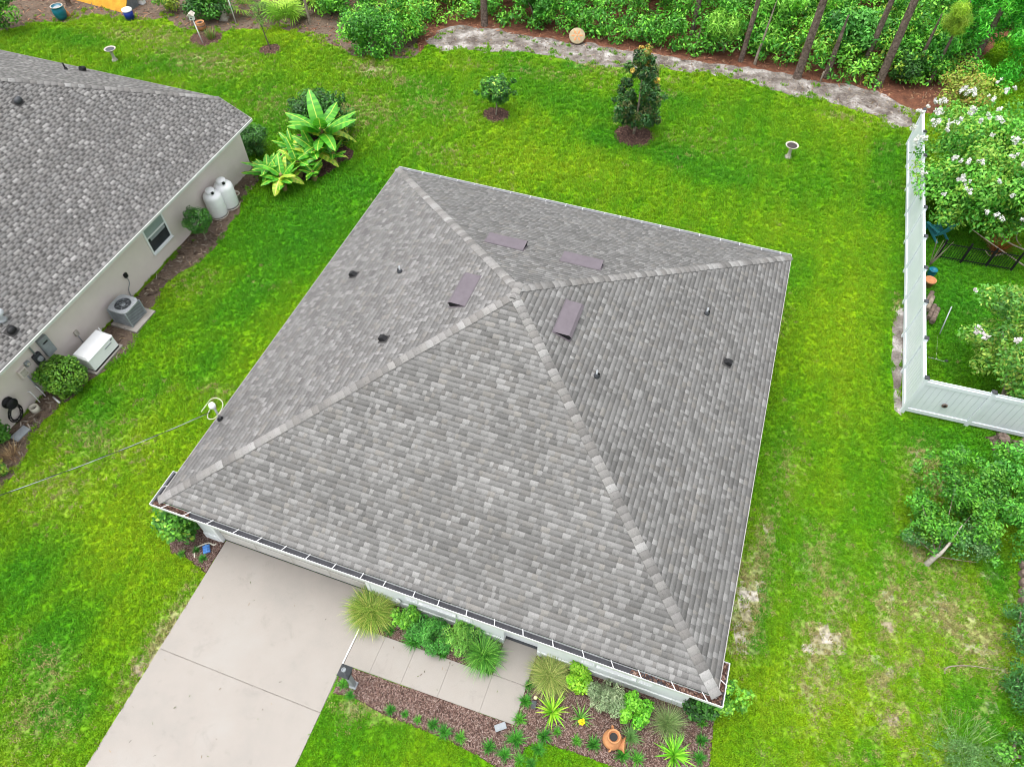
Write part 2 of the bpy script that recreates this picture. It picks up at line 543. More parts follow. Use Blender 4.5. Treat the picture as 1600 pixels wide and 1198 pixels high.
def turf(x, y):
    """colour of the grass, dryness and how bare the turf is"""
    n1 = fbm(x * .22, y * .22, 3)
    n2 = fbm(x * .8, y * .8, 11)
    n3 = fbm(x * 4.2, y * 4.2, 23)
    lx, ly = w2h(x, y)
    mow = 0.5 + 0.5 * np.sin(lx * 2 * math.pi / 1.05)
    yel = np.clip((n1 - .45) * 1.9 + (n2 - .5) * .8 + .44 + .26 * (mow - .5), 0, 1)
    lush = bumps(x, y, LUSH) * (0.55 + 0.9 * n2)
    yel = np.clip(yel + bumps(x, y, YELLOW) - lush, 0, 1.15)
    deep = np.clip(lush * .75 + (.45 - n1) * .7, 0, .85)
    c = C_MID[None] * (1 - yel[:, None]) + C_YEL[None] * yel[:, None]
    c = c * (1 - deep[:, None]) + C_DEEP[None] * deep[:, None]
    dry = np.clip(bumps(x, y, DRY) * (0.35 + 1.3 * n3) + np.clip(n2 - .68, 0, 1) * .8, 0, 1)
    right = np.clip((lx - 16.2) / 3, 0, 1) * np.clip((9 - ly) / 5, 0, 1)
    dry = np.clip(dry + right * np.clip(n3 - .48, 0, 1) * 1.5, 0, 1)
    bare = np.clip(bumps(x, y, DRY) * (0.1 + 1.8 * fbm(x * 5.5, y * 5.5, 41)) - .46, 0, 1) * 1.7
    bare = np.clip(bare * .62 + right * np.clip(fbm(x * 2.2, y * 2.2, 77) - .65, 0, 1) * 2.5, 0, .8)
    return c, dry, bare


# ================================================================ ground
gx = np.arange(-46, 46.01, 0.3)
gy = np.arange(-10, 74.01, 0.3)
XX, YY = np.meshgrid(gx, gy)
vx, vy = XX.ravel(), YY.ravel()
vz = (fbm(vx * .3, vy * .3, 5) - .5) * 0.03 * 0
nxx = len(gx)
idx = np.arange(len(vx)).reshape(XX.shape)
quads = np.stack([idx[:-1, :-1], idx[:-1, 1:], idx[1:, 1:], idx[1:, :-1]], -1).reshape(-1, 4)
fx, fy = vx[quads].mean(1), vy[quads].mean(1)
tc, td, tb = turf(fx, fy)
soil_c = np.array(S(150, 140, 116))
sandc = np.array(S(182, 175, 162))
gcol = tc * 0.75 * (1 - td[:, None] * .7) + C_DRY[None] * .8 * td[:, None] * .7
mixs = np.clip(tb * 1.5, 0, 1)[:, None]
sandy = (np.clip((fbm(fx * 1.7, fy * 1.7, 91) - .35) * 3, 0, 1) * (w2h(fx, fy)[0] > 12))[:, None]
gcol = gcol * (1 - mixs) + mixs * (soil_c * (1 - sandy) + sandc * sandy)
outer = np.array([[-400, -400, -.02], [400, -400, -.02], [400, 500, -.02], [-400, 500, -.02]])
V = np.concatenate([np.stack([vx, vy, vz], 1), outer])
F = np.concatenate([quads, [[len(vx), len(vx) + 1, len(vx) + 2, len(vx) + 3]]])
ground = mesh_np('ground', V, F, M['lawn'], None, np.concatenate([gcol * K, [C_MID * K * .8]]))
ground['kind'] = 'structure'


def ragged(poly, step=0.18, amp=0.08, seed=1):
    P = [Vector((*p, 0)) for p in poly]
    out = []
    for i in range(len(P)):
        a, b = P[i], P[(i + 1) % len(P)]
        n = max(1, int((b - a).length / step))
        t = (b - a).normalized()
        nn = Vector((-t.y, t.x, 0))
        for k in range(n):
            p = a.lerp(b, k / n)
            q = (fbm(np.array([p.x * 1.4]), np.array([p.y * 1.4]), seed)[0] - .5) * 2 * amp * 2.2
            out.append(p + nn * q)
    return out


def sheet(name, poly, z, mat, amp=0.08, step=0.18, kind='structure', parent=None):
    pts = ragged(poly, step, amp) if amp else [Vector((*p, 0)) for p in poly]
    bm = bmesh.new()
    vs = [bm.verts.new((p.x, p.y, z)) for p in pts]
    f = bm.faces.new(vs)
    bm.normal_update()
    if f.normal.z < 0:
        f.normal_flip()
    bmesh.ops.triangulate(bm, faces=bm.faces[:])
    me = bpy.data.meshes.new(name)
    bm.to_mesh(me)
    bm.free()
    me.materials.append(mat)
    o = link(bpy.data.objects.new(name, me), parent)
    if kind:
        o['kind'] = kind
    return o


sheet('soil_strip', DIRT, 0.006, M['soil'], 0.1)
sheet('soil_clearing', BACKDIRT, 0.006, M['soil'], 0.25, 0.3)
sheet('woodland_floor', WOODFLOOR, 0.010, M['straw'], 0.12, 0.3)
sheet('sand_path', SAND, 0.014, M['sand'], 0.18, 0.25)
sheet('bare_sand_strip', FENCESAND, 0.008, M['sand'], 0.05)
sheet('banana_bed', BEDBAN, 0.010, M['mulch'], 0.08)
sheet('entry_bed', BED_A, 0.012, M['mulch'], 0)
sheet('front_bed', BED_B, 0.012, M['mulch'], 0.02, 0.3)
sheet('corner_bed', BED_L, 0.012, M['mulch'], 0.02)
for (c, r) in RINGS:
    sheet('mulch_ring', [(c[0] + r * math.cos(a), c[1] + r * math.sin(a)) for a in np.linspace(0, 2 * math.pi, 18, endpoint=False)], 0.013, M['mulch'], 0.05)


def scatter_in(poly, per_m2, inset=0.0):
    P = np.array(poly)
    x0, y0 = P.min(0)
    x1, y1 = P.max(0)
    n = int((x1 - x0) * (y1 - y0) * per_m2)
    x, y = RNG.uniform(x0, x1, n), RNG.uniform(y0, y1, n)
    k = sdist(x, y, poly) < -inset
    return x[k], y[k]


def in_frame(x, y, z=0.0, margin=60):
    fw = y * math.cos(PITCH) + (CAM_H - z) * math.sin(PITCH)
    dn = -y * math.sin(PITCH) + (CAM_H - z) * math.cos(PITCH)
    px, py = 800 + FPX * x / fw, 599 + FPX * dn / fw
    return (px > -margin) & (px < 1600 + margin) & (py > -margin) & (py < 1198 + margin)


def chips(name, x, y, z, L, w, palette, tilt=0.35):
    """flat bark chips, needles or dead leaves lying about: small quads"""
    n = len(x)
    a = RNG.uniform(0, 2 * math.pi, n)
    l, ww = RNG.uniform(.5, 1.3, n) * L / 2, RNG.uniform(.6, 1.4, n) * w / 2
    u = np.stack([np.cos(a), np.sin(a), RNG.normal(0, tilt, n)], 1)
    v = np.stack([-np.sin(a), np.cos(a), RNG.normal(0, tilt, n)], 1)
    c = np.stack([x, y, z + RNG.uniform(.004, .03, n)], 1)
    Vv = np.stack([c - u * l[:, None] - v * ww[:, None], c + u * l[:, None] - v * ww[:, None], c + u * l[:, None] + v * ww[:, None], c - u * l[:, None] + v * ww[:, None]], 1).reshape(-1, 3)
    Vv[:, 2] = np.maximum(Vv[:, 2], .005)
    pal = np.array(palette)
    o = mesh_np(name, Vv, np.arange(n * 4).reshape(-1, 4), M['litter'], None, pal[RNG.integers(0, len(pal), n)])
    o['kind'] = 'stuff'
    return o


MUL = [S(*c, K) for c in ((138, 113, 104), (128, 103, 94), (116, 92, 84), (150, 127, 119), (98, 78, 70), (158, 140, 132))]
STR = [S(*c, K) for c in ((160, 112, 86), (136, 90, 70), (176, 134, 104), (110, 76, 62), (150, 126, 104))]
for nm, poly in (('entry_bed_mulch', BED_A), ('front_bed_mulch', BED_B), ('corner_bed_mulch', BED_L)):
    x, y = scatter_in(poly, 1500, .02)
    chips(nm, x, y, .014, .06, .014, MUL)
xs, ys = [], []
for (c, r) in RINGS:
    n = int(700 * r * r)
    a, q = RNG.uniform(0, 6.28, n), np.sqrt(RNG.uniform(0, 1, n)) * r
    xs.append(c[0] + q * np.cos(a))
    ys.append(c[1] + q * np.sin(a))
bx_, by_ = scatter_in(BEDBAN, 120, .05)
chips('ring_mulch', np.concatenate(xs + [bx_]), np.concatenate(ys + [by_]), .014, .08, .025, [S(*c, K * .9) for c in ((140, 108, 94), (126, 96, 84), (112, 84, 74), (152, 122, 108))])
x, y = scatter_in(WOODFLOOR, 14, .05)
k = in_frame(x, y)
x2, y2 = scatter_in(BACKDIRT, 14, .05)
k2 = in_frame(x2, y2)
chips('fallen_needles', np.concatenate([x[k], x2[k2]]), np.concatenate([y[k], y2[k2]]), .014, .2, .035, STR)
x, y = scatter_in(SAND, 22, .05)
x2, y2 = scatter_in(DIRT, 40, .05)
chips('path_litter', np.concatenate([x, x2]), np.concatenate([y, y2]), .016, .15, .03, [S(*c, K) for c in ((120, 104, 94), (150, 138, 126), (96, 82, 74), (168, 158, 146), (160, 144, 124), (140, 120, 96))])

# ================================================================ grass
tv, tf = [], []
for i in range(15):
    a = random.uniform(0, 6.28)
    rr = random.uniform(0, .085)
    bx, by = rr * math.cos(a), rr * math.sin(a)
    b = random.uniform(0, 6.28)
    lean = random.uniform(.25, 1.0)
    L = random.uniform(.055, .11)
    w = random.uniform(.007, .012)
    dx, dy = math.cos(b), math.sin(b)
    sx, sy = -dy * w, dx * w
    h1, r1 = L * .6 * math.cos(lean * .6), L * .6 * math.sin(lean * .6)
    h2, r2 = h1 + L * .45 * math.cos(lean * 1.35), r1 + L * .45 * math.sin(lean * 1.35)
    k = len(tv)
    tv += [(bx - sx, by - sy, 0), (bx + sx, by + sy, 0), (bx + dx * r1 + sx * .9, by + dy * r1 + sy * .9, h1), (bx + dx * r1 - sx * .9, by + dy * r1 - sy * .9, h1), (bx + dx * r2, by + dy * r2, h2)]
    tf += [(k, k + 1, k + 2, k + 3), (k + 3, k + 2, k + 4)]
tuft_me = bpy.data.meshes.new('grass_tuft')
tuft_me.from_pydata(tv, [], tf)
tuft_me.materials.append(M['blade'])
tuft = bpy.data.objects.new('grass_tuft', tuft_me)

pts = []
for (y0, y1, dens) in ((1.5, 12, 170), (12, 24, 125), (24, 47, 75)):
    area = 70 * (y1 - y0)
    n = int(area * dens)
    pts.append(np.stack([RNG.uniform(-35, 35, n), RNG.uniform(y0, y1, n), np.full(n, {170: .92, 125: 1.05, 75: 1.35}[dens])], 1))
pts = np.concatenate(pts)
x, y = pts[:, 0], pts[:, 1]
pts = pts[in_frame(x, y, 0, 90)]
x, y = pts[:, 0], pts[:, 1]
keep = np.ones(len(x), bool)
edge_n = (fbm(x * 2.3, y * 2.3, 61) - .5)
for poly in HARD:
    sd = sdist(x, y, poly)
    soft = SOFT.get(id(poly), 0.0)
    if soft:
        p = np.clip((sd + edge_n * soft * 2.2) / soft + .35, 0, 1)
        keep &= RNG.uniform(0, 1, len(x)) < p
    else:
        keep &= sd > .015
for (c, r) in RINGS:
    keep &= np.hypot(x - c[0], y - c[1]) > r - .05
tc, td, tb = turf(x, y)
keep &= RNG.uniform(0, 1, len(x)) > tb
# the ground under the eaves and trees stays thin
lx, ly = w2h(x, y)
side = (lx > W - OV) & (lx < W + .5) & (ly > 0) & (ly < D)
keep &= ~(side & (RNG.uniform(0, 1, len(x)) < np.clip(1.1 - (lx - (W - OV)) / .75, 0, 1) * (.45 + .6 * (fbm(x * 1.2, y * 1.2, 8) > .42))))
pts, tc, td = pts[keep], tc[keep], td[keep]
n = len(pts)
r1 = RNG.uniform(0, 1, n)
is_dry = (RNG.uniform(0, 1, n) < td * .9)[:, None]
straw_c = np.array([S(178, 172, 112), S(160, 150, 100), S(150, 156, 84)])[RNG.integers(0, 3, n)]
gc = tc * (0.78 + .46 * r1[:, None])
gc[:, 0] *= 0.85 + .35 * RNG.uniform(0, 1, n)
gc = np.where(is_dry, straw_c * .9, gc)
GRASS_GAIN = 1.1
gme = bpy.data.meshes.new('lawn_grass')
gme.vertices.add(n)
gme.vertices.foreach_set('co', np.stack([pts[:, 0], pts[:, 1], np.zeros(n)], 1).astype(np.float32).ravel())
a = gme.attributes.new('col', 'FLOAT_COLOR', 'POINT')
cc = np.ones((n, 4), np.float32)
cc[:, :3] = gc * K * GRASS_GAIN
a.data.foreach_set('color', cc.ravel())
a = gme.attributes.new('rot', 'FLOAT_VECTOR', 'POINT')
a.data.foreach_set('vector', np.stack([RNG.normal(0, .12, n), RNG.normal(0, .12, n), RNG.uniform(0, 6.28, n)], 1).astype(np.float32).ravel())
a = gme.attributes.new('scl', 'FLOAT', 'POINT')
a.data.foreach_set('value', (pts[:, 2] * RNG.uniform(.75, 1.25, n)).astype(np.float32))
lawn = link(bpy.data.objects.new('lawn_grass', gme))
lawn['kind'] = 'stuff'
tag(lawn, 'short green lawn grass around both houses with dry and worn patches', 'grass')
ng = bpy.data.node_groups.new('grass scatter', 'GeometryNodeTree')
ng.interface.new_socket('Geometry', in_out='INPUT', socket_type='NodeSocketGeometry')
ng.interface.new_socket('Geometry', in_out='OUTPUT', socket_type='NodeSocketGeometry')
gi, go = ng.nodes.new('NodeGroupInput'), ng.nodes.new('NodeGroupOutput')
iop = ng.nodes.new('GeometryNodeInstanceOnPoints')
oi = ng.nodes.new('GeometryNodeObjectInfo')
oi.inputs['Object'].default_value = tuft
na = ng.nodes.new('GeometryNodeInputNamedAttribute')
na.data_type = 'FLOAT_VECTOR'
na.inputs['Name'].default_value = 'rot'
ns = ng.nodes.new('GeometryNodeInputNamedAttribute')
ns.data_type = 'FLOAT'
ns.inputs['Name'].default_value = 'scl'
L_ = ng.links.new
L_(gi.outputs[0], iop.inputs['Points'])
L_(oi.outputs['Geometry'], iop.inputs['Instance'])
e2r = ng.nodes.new('FunctionNodeEulerToRotation')
L_(na.outputs['Attribute'], e2r.inputs[0])
L_(e2r.outputs[0], iop.inputs['Rotation'])
L_(ns.outputs['Attribute'], iop.inputs['Scale'])
L_(iop.outputs[0], go.inputs[0])
md = lawn.modifiers.new('scatter', 'NODES')
md.node_group = ng

# ================================================================ driveway and walkway slabs
def slab(poly, parent, top=0.035, gap=0.0015, name='slab'):
    P = [Vector((*p, 0)) for p in poly]
    c = sum(P, Vector()) / len(P)
    mb = MB()
    n = len(P)
    Q = [p + (c - p).normalized() * gap for p in P]
    area = sum(P[i].x * P[(i + 1) % n].y - P[(i + 1) % n].x * P[i].y for i in range(n))
    if area < 0:
        Q = Q[::-1]
    mb.add([(p.x, p.y, -.1) for p in Q] + [(p.x, p.y, top) for p in Q], [tuple(range(n, 2 * n))] + [(i, (i + 1) % n, n + (i + 1) % n, n + i) for i in range(n)])
    return mb.build(name, M['concrete'], parent, bevel=.004)


drive = sheet('driveway', DRIVE, 0.004, M['conc_side'], 0)
slab(h_poly([(1.0, WF + .06), (5.9, WF + .06), (5.97, -0.69), (6.02, -3.02), (1.05, -3.02)]), drive)
slab(h_poly([(1.05, -3.04), (6.02, -3.04), (6.06, -6.1), (1.1, -6.1)]), drive)
slab(h_poly([(1.1, -6.12), (6.06, -6.12), (6.1, -9.2), (1.15, -9.2)]), drive)
walk = sheet('walkway', WALK, 0.004, M['conc_side'], 0)
wj = [6.03]
for (a, b) in (((599.5, 1002), (581, 1043)), ((646, 1017), (630, 1063)), ((703, 1033), (687, 1084)), ((768, 1056), (751, 1110))):
    wj.append((w2h(*g(*a))[0] + w2h(*g(*b))[0]) / 2)
wj.append(10.9)
ya = lambda lx: -0.68 + (lx - 6) * .01
yb = lambda lx: -1.72 + (lx - 6) * .02
for a, b in zip(wj[:-1], wj[1:]):
    slab(h_poly([(a + .001, ya(a)), (b - .001, ya(b)), (b - .001, yb(b)), (a + .001, yb(a))]), walk, .032)
slab(h_poly([(9.94, -.62), (10.9, -.62), (10.9, WF + .3), (9.94, WF + .3)]), walk, .032)
strip = MB()
p0, p1 = h2w(5.985, -.7, .04), h2w(6.0, -1.72, .04)
strip.box((p0 + p1) / 2 - Vector((0, 0, .03)), (.03, (p1 - p0).length, .07), TH)
strip.build('expansion_strip', M['white'], walk)
x, y = scatter_in(DRIVE, 1.1, .1)
k = in_frame(x, y)
x2, y2 = scatter_in(WALK, 2.0, .08)
chips('driveway_litter', np.concatenate([x[k], x2]), np.concatenate([y[k], y2]), .036, .06, .012, [S(*c, K) for c in ((120, 104, 90), (90, 84, 70), (150, 132, 110), (110, 120, 80))], .1)


# ================================================================ shingled roofs
NRM = math.hypot(1, SLOPE)


SLOPE2 = 0.52


class Face:
    def __init__(self, o, u, v, z0, lo, hi, dmax, slope=SLOPE):
        self.o, self.u, self.v, self.z0, self.lo, self.hi, self.dmax, self.k = Vector((*o, 0)), Vector((*u, 0)), Vector((*v, 0)), z0, lo, hi, dmax, slope
        q = math.hypot(1, slope)
        self.n = Vector((-v[0] * slope / q, -v[1] * slope / q, 1 / q))

    def p(self, s, d, h=0.0):
        r = self.o + self.u * s + self.v * d
        r.z = self.z0 + self.k * d
        return r + self.n * h


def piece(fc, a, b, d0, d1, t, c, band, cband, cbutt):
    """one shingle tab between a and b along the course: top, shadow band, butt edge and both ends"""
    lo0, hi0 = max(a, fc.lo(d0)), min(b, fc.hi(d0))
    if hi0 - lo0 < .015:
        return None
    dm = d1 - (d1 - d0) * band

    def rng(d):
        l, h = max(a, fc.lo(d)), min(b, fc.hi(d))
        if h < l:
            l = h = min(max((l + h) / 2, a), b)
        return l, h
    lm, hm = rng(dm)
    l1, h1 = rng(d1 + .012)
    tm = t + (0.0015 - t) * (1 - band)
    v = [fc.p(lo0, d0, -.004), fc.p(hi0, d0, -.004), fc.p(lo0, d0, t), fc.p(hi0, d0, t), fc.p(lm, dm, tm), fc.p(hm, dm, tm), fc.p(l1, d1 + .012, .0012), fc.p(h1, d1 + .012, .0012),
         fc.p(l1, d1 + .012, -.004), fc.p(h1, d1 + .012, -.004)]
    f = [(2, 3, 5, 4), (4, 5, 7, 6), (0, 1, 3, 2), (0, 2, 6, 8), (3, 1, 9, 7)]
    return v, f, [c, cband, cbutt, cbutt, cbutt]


def shingle_roof(faces, parent, pal, expo, singles, part_name, wide, alt=.78):
    e = expo / math.hypot(1, faces[0].k)
    allv, allf, allc = [], [], []
    base, tabs, butt, dark = pal
    made = 0
    for fi, fc in enumerate(faces):
        k = 0
        while (k + 1) * e < fc.dmax + .02:
            d0, d1 = k * e, (k + 1) * e
            s = fc.lo(0) - random.uniform(0, .3) if fc.lo(d0) < 1e-6 else fc.lo(d0) - .05
            end = fc.hi(d0)
            tab = random.random() < .5
            shade = random.uniform(.95, 1.05)
            while s < end:
                w = random.choice(wide[0] if tab else wide[1]) * random.uniform(.85, 1.15)
                if tab:
                    c = np.array(random.choice(tabs))
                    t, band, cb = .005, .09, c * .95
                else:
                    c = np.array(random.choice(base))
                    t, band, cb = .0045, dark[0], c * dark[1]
                c = c * shade * random.uniform(.94, 1.06)
                r = piece(fc, s, s + w, d0, d1, t, c, band, cb, np.array(butt))
                s += w
                tab = (not tab) if random.random() < alt else tab
                if r is None:
                    continue
                v, f, cs = r
                if fi == 0 and made < singles and d1 > 0:
                    o = mesh_np('shingle', [tuple(q) for q in v], f, M['shingle'], parent, np.array(cs))
                    made += 1
                    continue
                bidx = len(allv)
                allv += [tuple(q) for q in v]
                allf += [tuple(bidx + i for i in q) for q in f]
                allc += cs
            k += 1
    o = mesh_np(part_name, allv, allf, M['shingle'], parent, np.array(allc))
    o['kind'] = 'stuff'
    return o


def cap_row(p0, p1, s1, s2, parent, pal, expo=.2, half=.135, name='ridge_cap'):
    """overlapping cap shingles bent over a hip or ridge from p0 (low) to p1 (high); s1, s2 run down both planes"""
    p0, p1 = Vector(p0), Vector(p1)
    L = (p1 - p0).length
    t = (p1 - p0).normalized()
    up = (s1.cross(t) if s1.cross(t).z > 0 else t.cross(s1))
    n = int(L / expo)
    e = L / n
    for k in range(n):
        a, b = p0 + t * (k * e), p0 + t * ((k + 1) * e + .03)
        w = half * random.uniform(.94, 1.05)
        ha, hb = .03, .015
        Z = Vector((0, 0, 1))
        n1 = (s1.cross(t)).normalized()
        n1 = n1 if n1.z > 0 else -n1
        n2 = (s2.cross(t)).normalized()
        n2 = n2 if n2.z > 0 else -n2
        rows = []
        for (q, h) in ((a, ha), (b, hb)):
            rows.append([q + s1 * w + n1 * h, q + s1 * w * .35 + n1 * (h + .004), q + Z * (h + .004), q + s2 * w * .35 + n2 * (h + .004), q + s2 * w + n2 * h])
        low = [q - Z * .03 for q in rows[0]]
        v = rows[0] + rows[1] + low
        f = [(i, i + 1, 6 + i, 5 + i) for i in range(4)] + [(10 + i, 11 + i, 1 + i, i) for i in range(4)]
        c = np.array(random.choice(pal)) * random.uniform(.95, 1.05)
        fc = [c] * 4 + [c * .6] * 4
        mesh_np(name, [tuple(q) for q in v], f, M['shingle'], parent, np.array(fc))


# ================================================================ the main house
house = thing('house', 'low square house with a grey shingled hip roof rising to one point', 'house', (HX, HY, 0), TH)
DM = W / 2
RISE = SLOPE * DM
faces = [Face((0, 0), (1, 0), (0, 1), EAVE, lambda d: d, lambda d: W - d, DM),
         Face((W, 0), (0, 1), (-1, 0), EAVE, lambda d: d, lambda d: D - d, DM),
         Face((W, D), (-1, 0), (0, -1), EAVE, lambda d: d, lambda d: W - d, DM),
         Face((0, D), (0, -1), (1, 0), EAVE, lambda d: d, lambda d: D - d, DM)]
zt = EAVE + RISE
dk = MB()
lowr = -.012
A_ = [(0, 0, EAVE + lowr), (W, 0, EAVE + lowr), (W, D, EAVE + lowr), (0, D, EAVE + lowr), (DM, DM, zt + lowr), (DM, D - DM, zt + lowr)]
dk.add(A_, [(0, 1, 4), (1, 2, 5, 4), (2, 3, 5), (3, 0, 4, 5)])
ed = .05
dk.add([(0, 0, EAVE + lowr), (W, 0, EAVE + lowr), (W, D, EAVE + lowr), (0, D, EAVE + lowr), (0, 0, EAVE - ed), (W, 0, EAVE - ed), (W, D, EAVE - ed), (0, D, EAVE - ed)],
       [(4, 5, 1, 0), (5, 6, 2, 1), (6, 7, 3, 2), (7, 4, 0, 3), (7, 6, 5, 4)])
roof = dk.build('roof', M['deck'], house)
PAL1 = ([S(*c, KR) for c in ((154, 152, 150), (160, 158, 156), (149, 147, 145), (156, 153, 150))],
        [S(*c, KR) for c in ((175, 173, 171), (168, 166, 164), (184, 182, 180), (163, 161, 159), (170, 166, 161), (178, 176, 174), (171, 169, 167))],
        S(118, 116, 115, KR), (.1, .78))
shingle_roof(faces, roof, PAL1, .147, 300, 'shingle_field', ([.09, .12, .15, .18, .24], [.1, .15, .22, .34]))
CAPS = [S(*c, KR) for c in ((196, 193, 190), (178, 175, 172), (158, 155, 152), (186, 183, 179), (210, 208, 205), (170, 166, 162), (176, 173, 170), (192, 189, 185))]
Z3 = Vector((0, 0, 1))


def down(v, slope=SLOPE):
    return Vector((v[0], v[1], 0))


def hip(p0, p1, fa, fb, parent, pal, slope=SLOPE, **kw):
    """fa, fb: the two faces' upslope directions; side vectors lie in each plane, square to the hip"""
    t = (Vector(p1) - Vector(p0)).normalized()
    out = []
    for (vx_, vy_) in (fa, fb):
        n = Vector((-vx_ * slope, -vy_ * slope, 1)).normalized()
        s = n.cross(t).normalized()
        if s.z > 0:
            s = -s
        if abs(s.z) < 1e-4 and s.dot(Vector((vx_, vy_, 0))) > 0:
            s = -s
        out.append(s)
    cap_row(p0, p1, out[0], out[1], parent, pal, **kw)


ap1, ap2 = (DM, DM, zt), (DM, D - DM, zt)
hip((0, 0, EAVE), ap1, (0, 1), (1, 0), roof, CAPS)
hip((W, 0, EAVE), ap1, (0, 1), (-1, 0), roof, CAPS)
hip((W, D, EAVE), ap2, (0, -1), (-1, 0), roof, CAPS)
hip((0, D, EAVE), ap2, (0, -1), (1, 0), roof, CAPS)
hip((DM, DM - .14, zt - .005), (DM, D - DM + .2, zt + .02), (1, 0), (-1, 0), roof, CAPS, expo=.17)

# pale drip edge along the two ungutted sides
for x0 in (-.014, W + .014):
    MB().box((x0, D / 2, EAVE - .035), (.022, D - .02, .085)).build('drip_edge', M['fascia'], house)
MB().box((W / 2, D / 2, EAVE - .09), (W - .1, D - .1, .03)).build('soffit', M['trim'], house)

# walls
GX0, GX1, EX0, EX1, WT = .95, 5.86, 9.94, 10.9, EAVE - .12
wl = MB()
for (a, b) in ((OV, GX0), (GX1, EX0), (EX1, W - OV)):
    wl.box(((a + b) / 2, WF + .1, WT / 2), (b - a, .2, WT))
wl.box(((GX0 + GX1) / 2, WF + .1, (2.15 + WT) / 2), (GX1 - GX0, .2, WT - 2.15))
wl.box(((EX0 + EX1) / 2, WF + .1, (2.2 + WT) / 2), (EX1 - EX0, .2, WT - 2.2))
for x0 in (OV + .1, W - OV - .1):
    wl.box((x0, (WF + .2 + D - OV) / 2, WT / 2), (.2, D - OV - WF - .2, WT))
wl.box((W / 2, D - OV - .1, WT / 2), (W - 2 * OV - .4, .2, WT))
wl.build('wall', M['stucco'], house)
for (a, b) in ((OV, GX0 - .1), (GX1 + .1, EX0), (EX1, W - OV)):
    MB().box(((a + b) / 2, WF - .02, .17), (b - a - .004, .04, .34)).build('plinth', M['stucco'], house, bevel=.008)
gd = MB()
gd.box(((GX0 + GX1) / 2, WF + .1, 1.07), (GX1 - GX0, .04, 2.1))
gdo = gd.build('garage_door', M['door'], house)
for r in range(4):
    for c in range(4):
        wx = (GX1 - GX0) / 4
        MB().box((GX0 + wx * (c + .5), WF + .075, .06 + .52 * (r + .5)), (wx - .14, .014, .38)).build('panel', M['door'], gdo, bevel=.006)
for r in range(1, 4):
    MB().box(((GX0 + GX1) / 2, WF + .079, .04 + .52 * r), (GX1 - GX0 - .01, .003, .012)).build('section_joint', M['darkgrey'], gdo)
MB().box(((GX0 + GX1) / 2, WF + .072, .042), (GX1 - GX0, .012, .02)).build('rubber_seal', M['darkgrey'], gdo)
for x0 in (GX0 - .05, GX1 + .05):
    MB().box((x0, WF - .012, 1.08), (.1, .024, 2.16)).build('door_trim', M['trim'], house)
ed_ = MB().box(((EX0 + EX1) / 2, WF + .2, 1.05), (EX1 - EX0, .05, 2.1)).build('front_door', M['stucco'], house)
MB().box(((EX0 + EX1) / 2, WF + .15, .045), (EX1 - EX0 - .02, .08, .03)).build('threshold', M['darkgrey'], ed_)
MB().tube([(EX0 + .12, WF + .18, 1.0), (EX0 + .12, WF + .12, 1.0), (EX0 + .22, WF + .12, 1.0)], .012).build('handle', M['steel'], ed_)
for (a, b) in ((7.6, 8.5), (12.6, 13.48)):
    wf = MB()
    for (cx, cz, sx, sz) in (((a + b) / 2, .9, b - a + .16, .2), ((a + b) / 2, 2.16, b - a + .16, .1), (a - .035, 1.55, .09, 1.1), (b + .035, 1.55, .09, 1.1)):
        wf.box((cx, WF - .025, cz), (sx, .05, sz))
    wo = wf.build('window', M['trim'], house, bevel=.006)
    MB().box(((a + b) / 2, WF - .006, 1.55), (b - a - .02, .01, 1.1)).build('pane', M['glass'], wo)
    MB().box(((a + b) / 2, WF - .02, 1.56), (b - a - .02, .03, .04)).build('meeting_rail', M['trim'], wo)
    MB().box(((a + b) / 2, WF - .05, .985), (b - a + .18, .1, .035)).build('sill', M['trim'], wo, bevel=.006)
    for sx in (a - .33, b + .33):
        sh = MB().box((sx, WF - .015, 1.42), (.44, .03, 1.36)).build('shutter', M['trim'], house, bevel=.005)
        for q in range(16):
            MB().box((sx, WF - .036, .83 + q * .078), (.34, .012, .05), M=Matrix.Rotation(R(18), 3, 'X')).build('slat', M['trim'], sh)

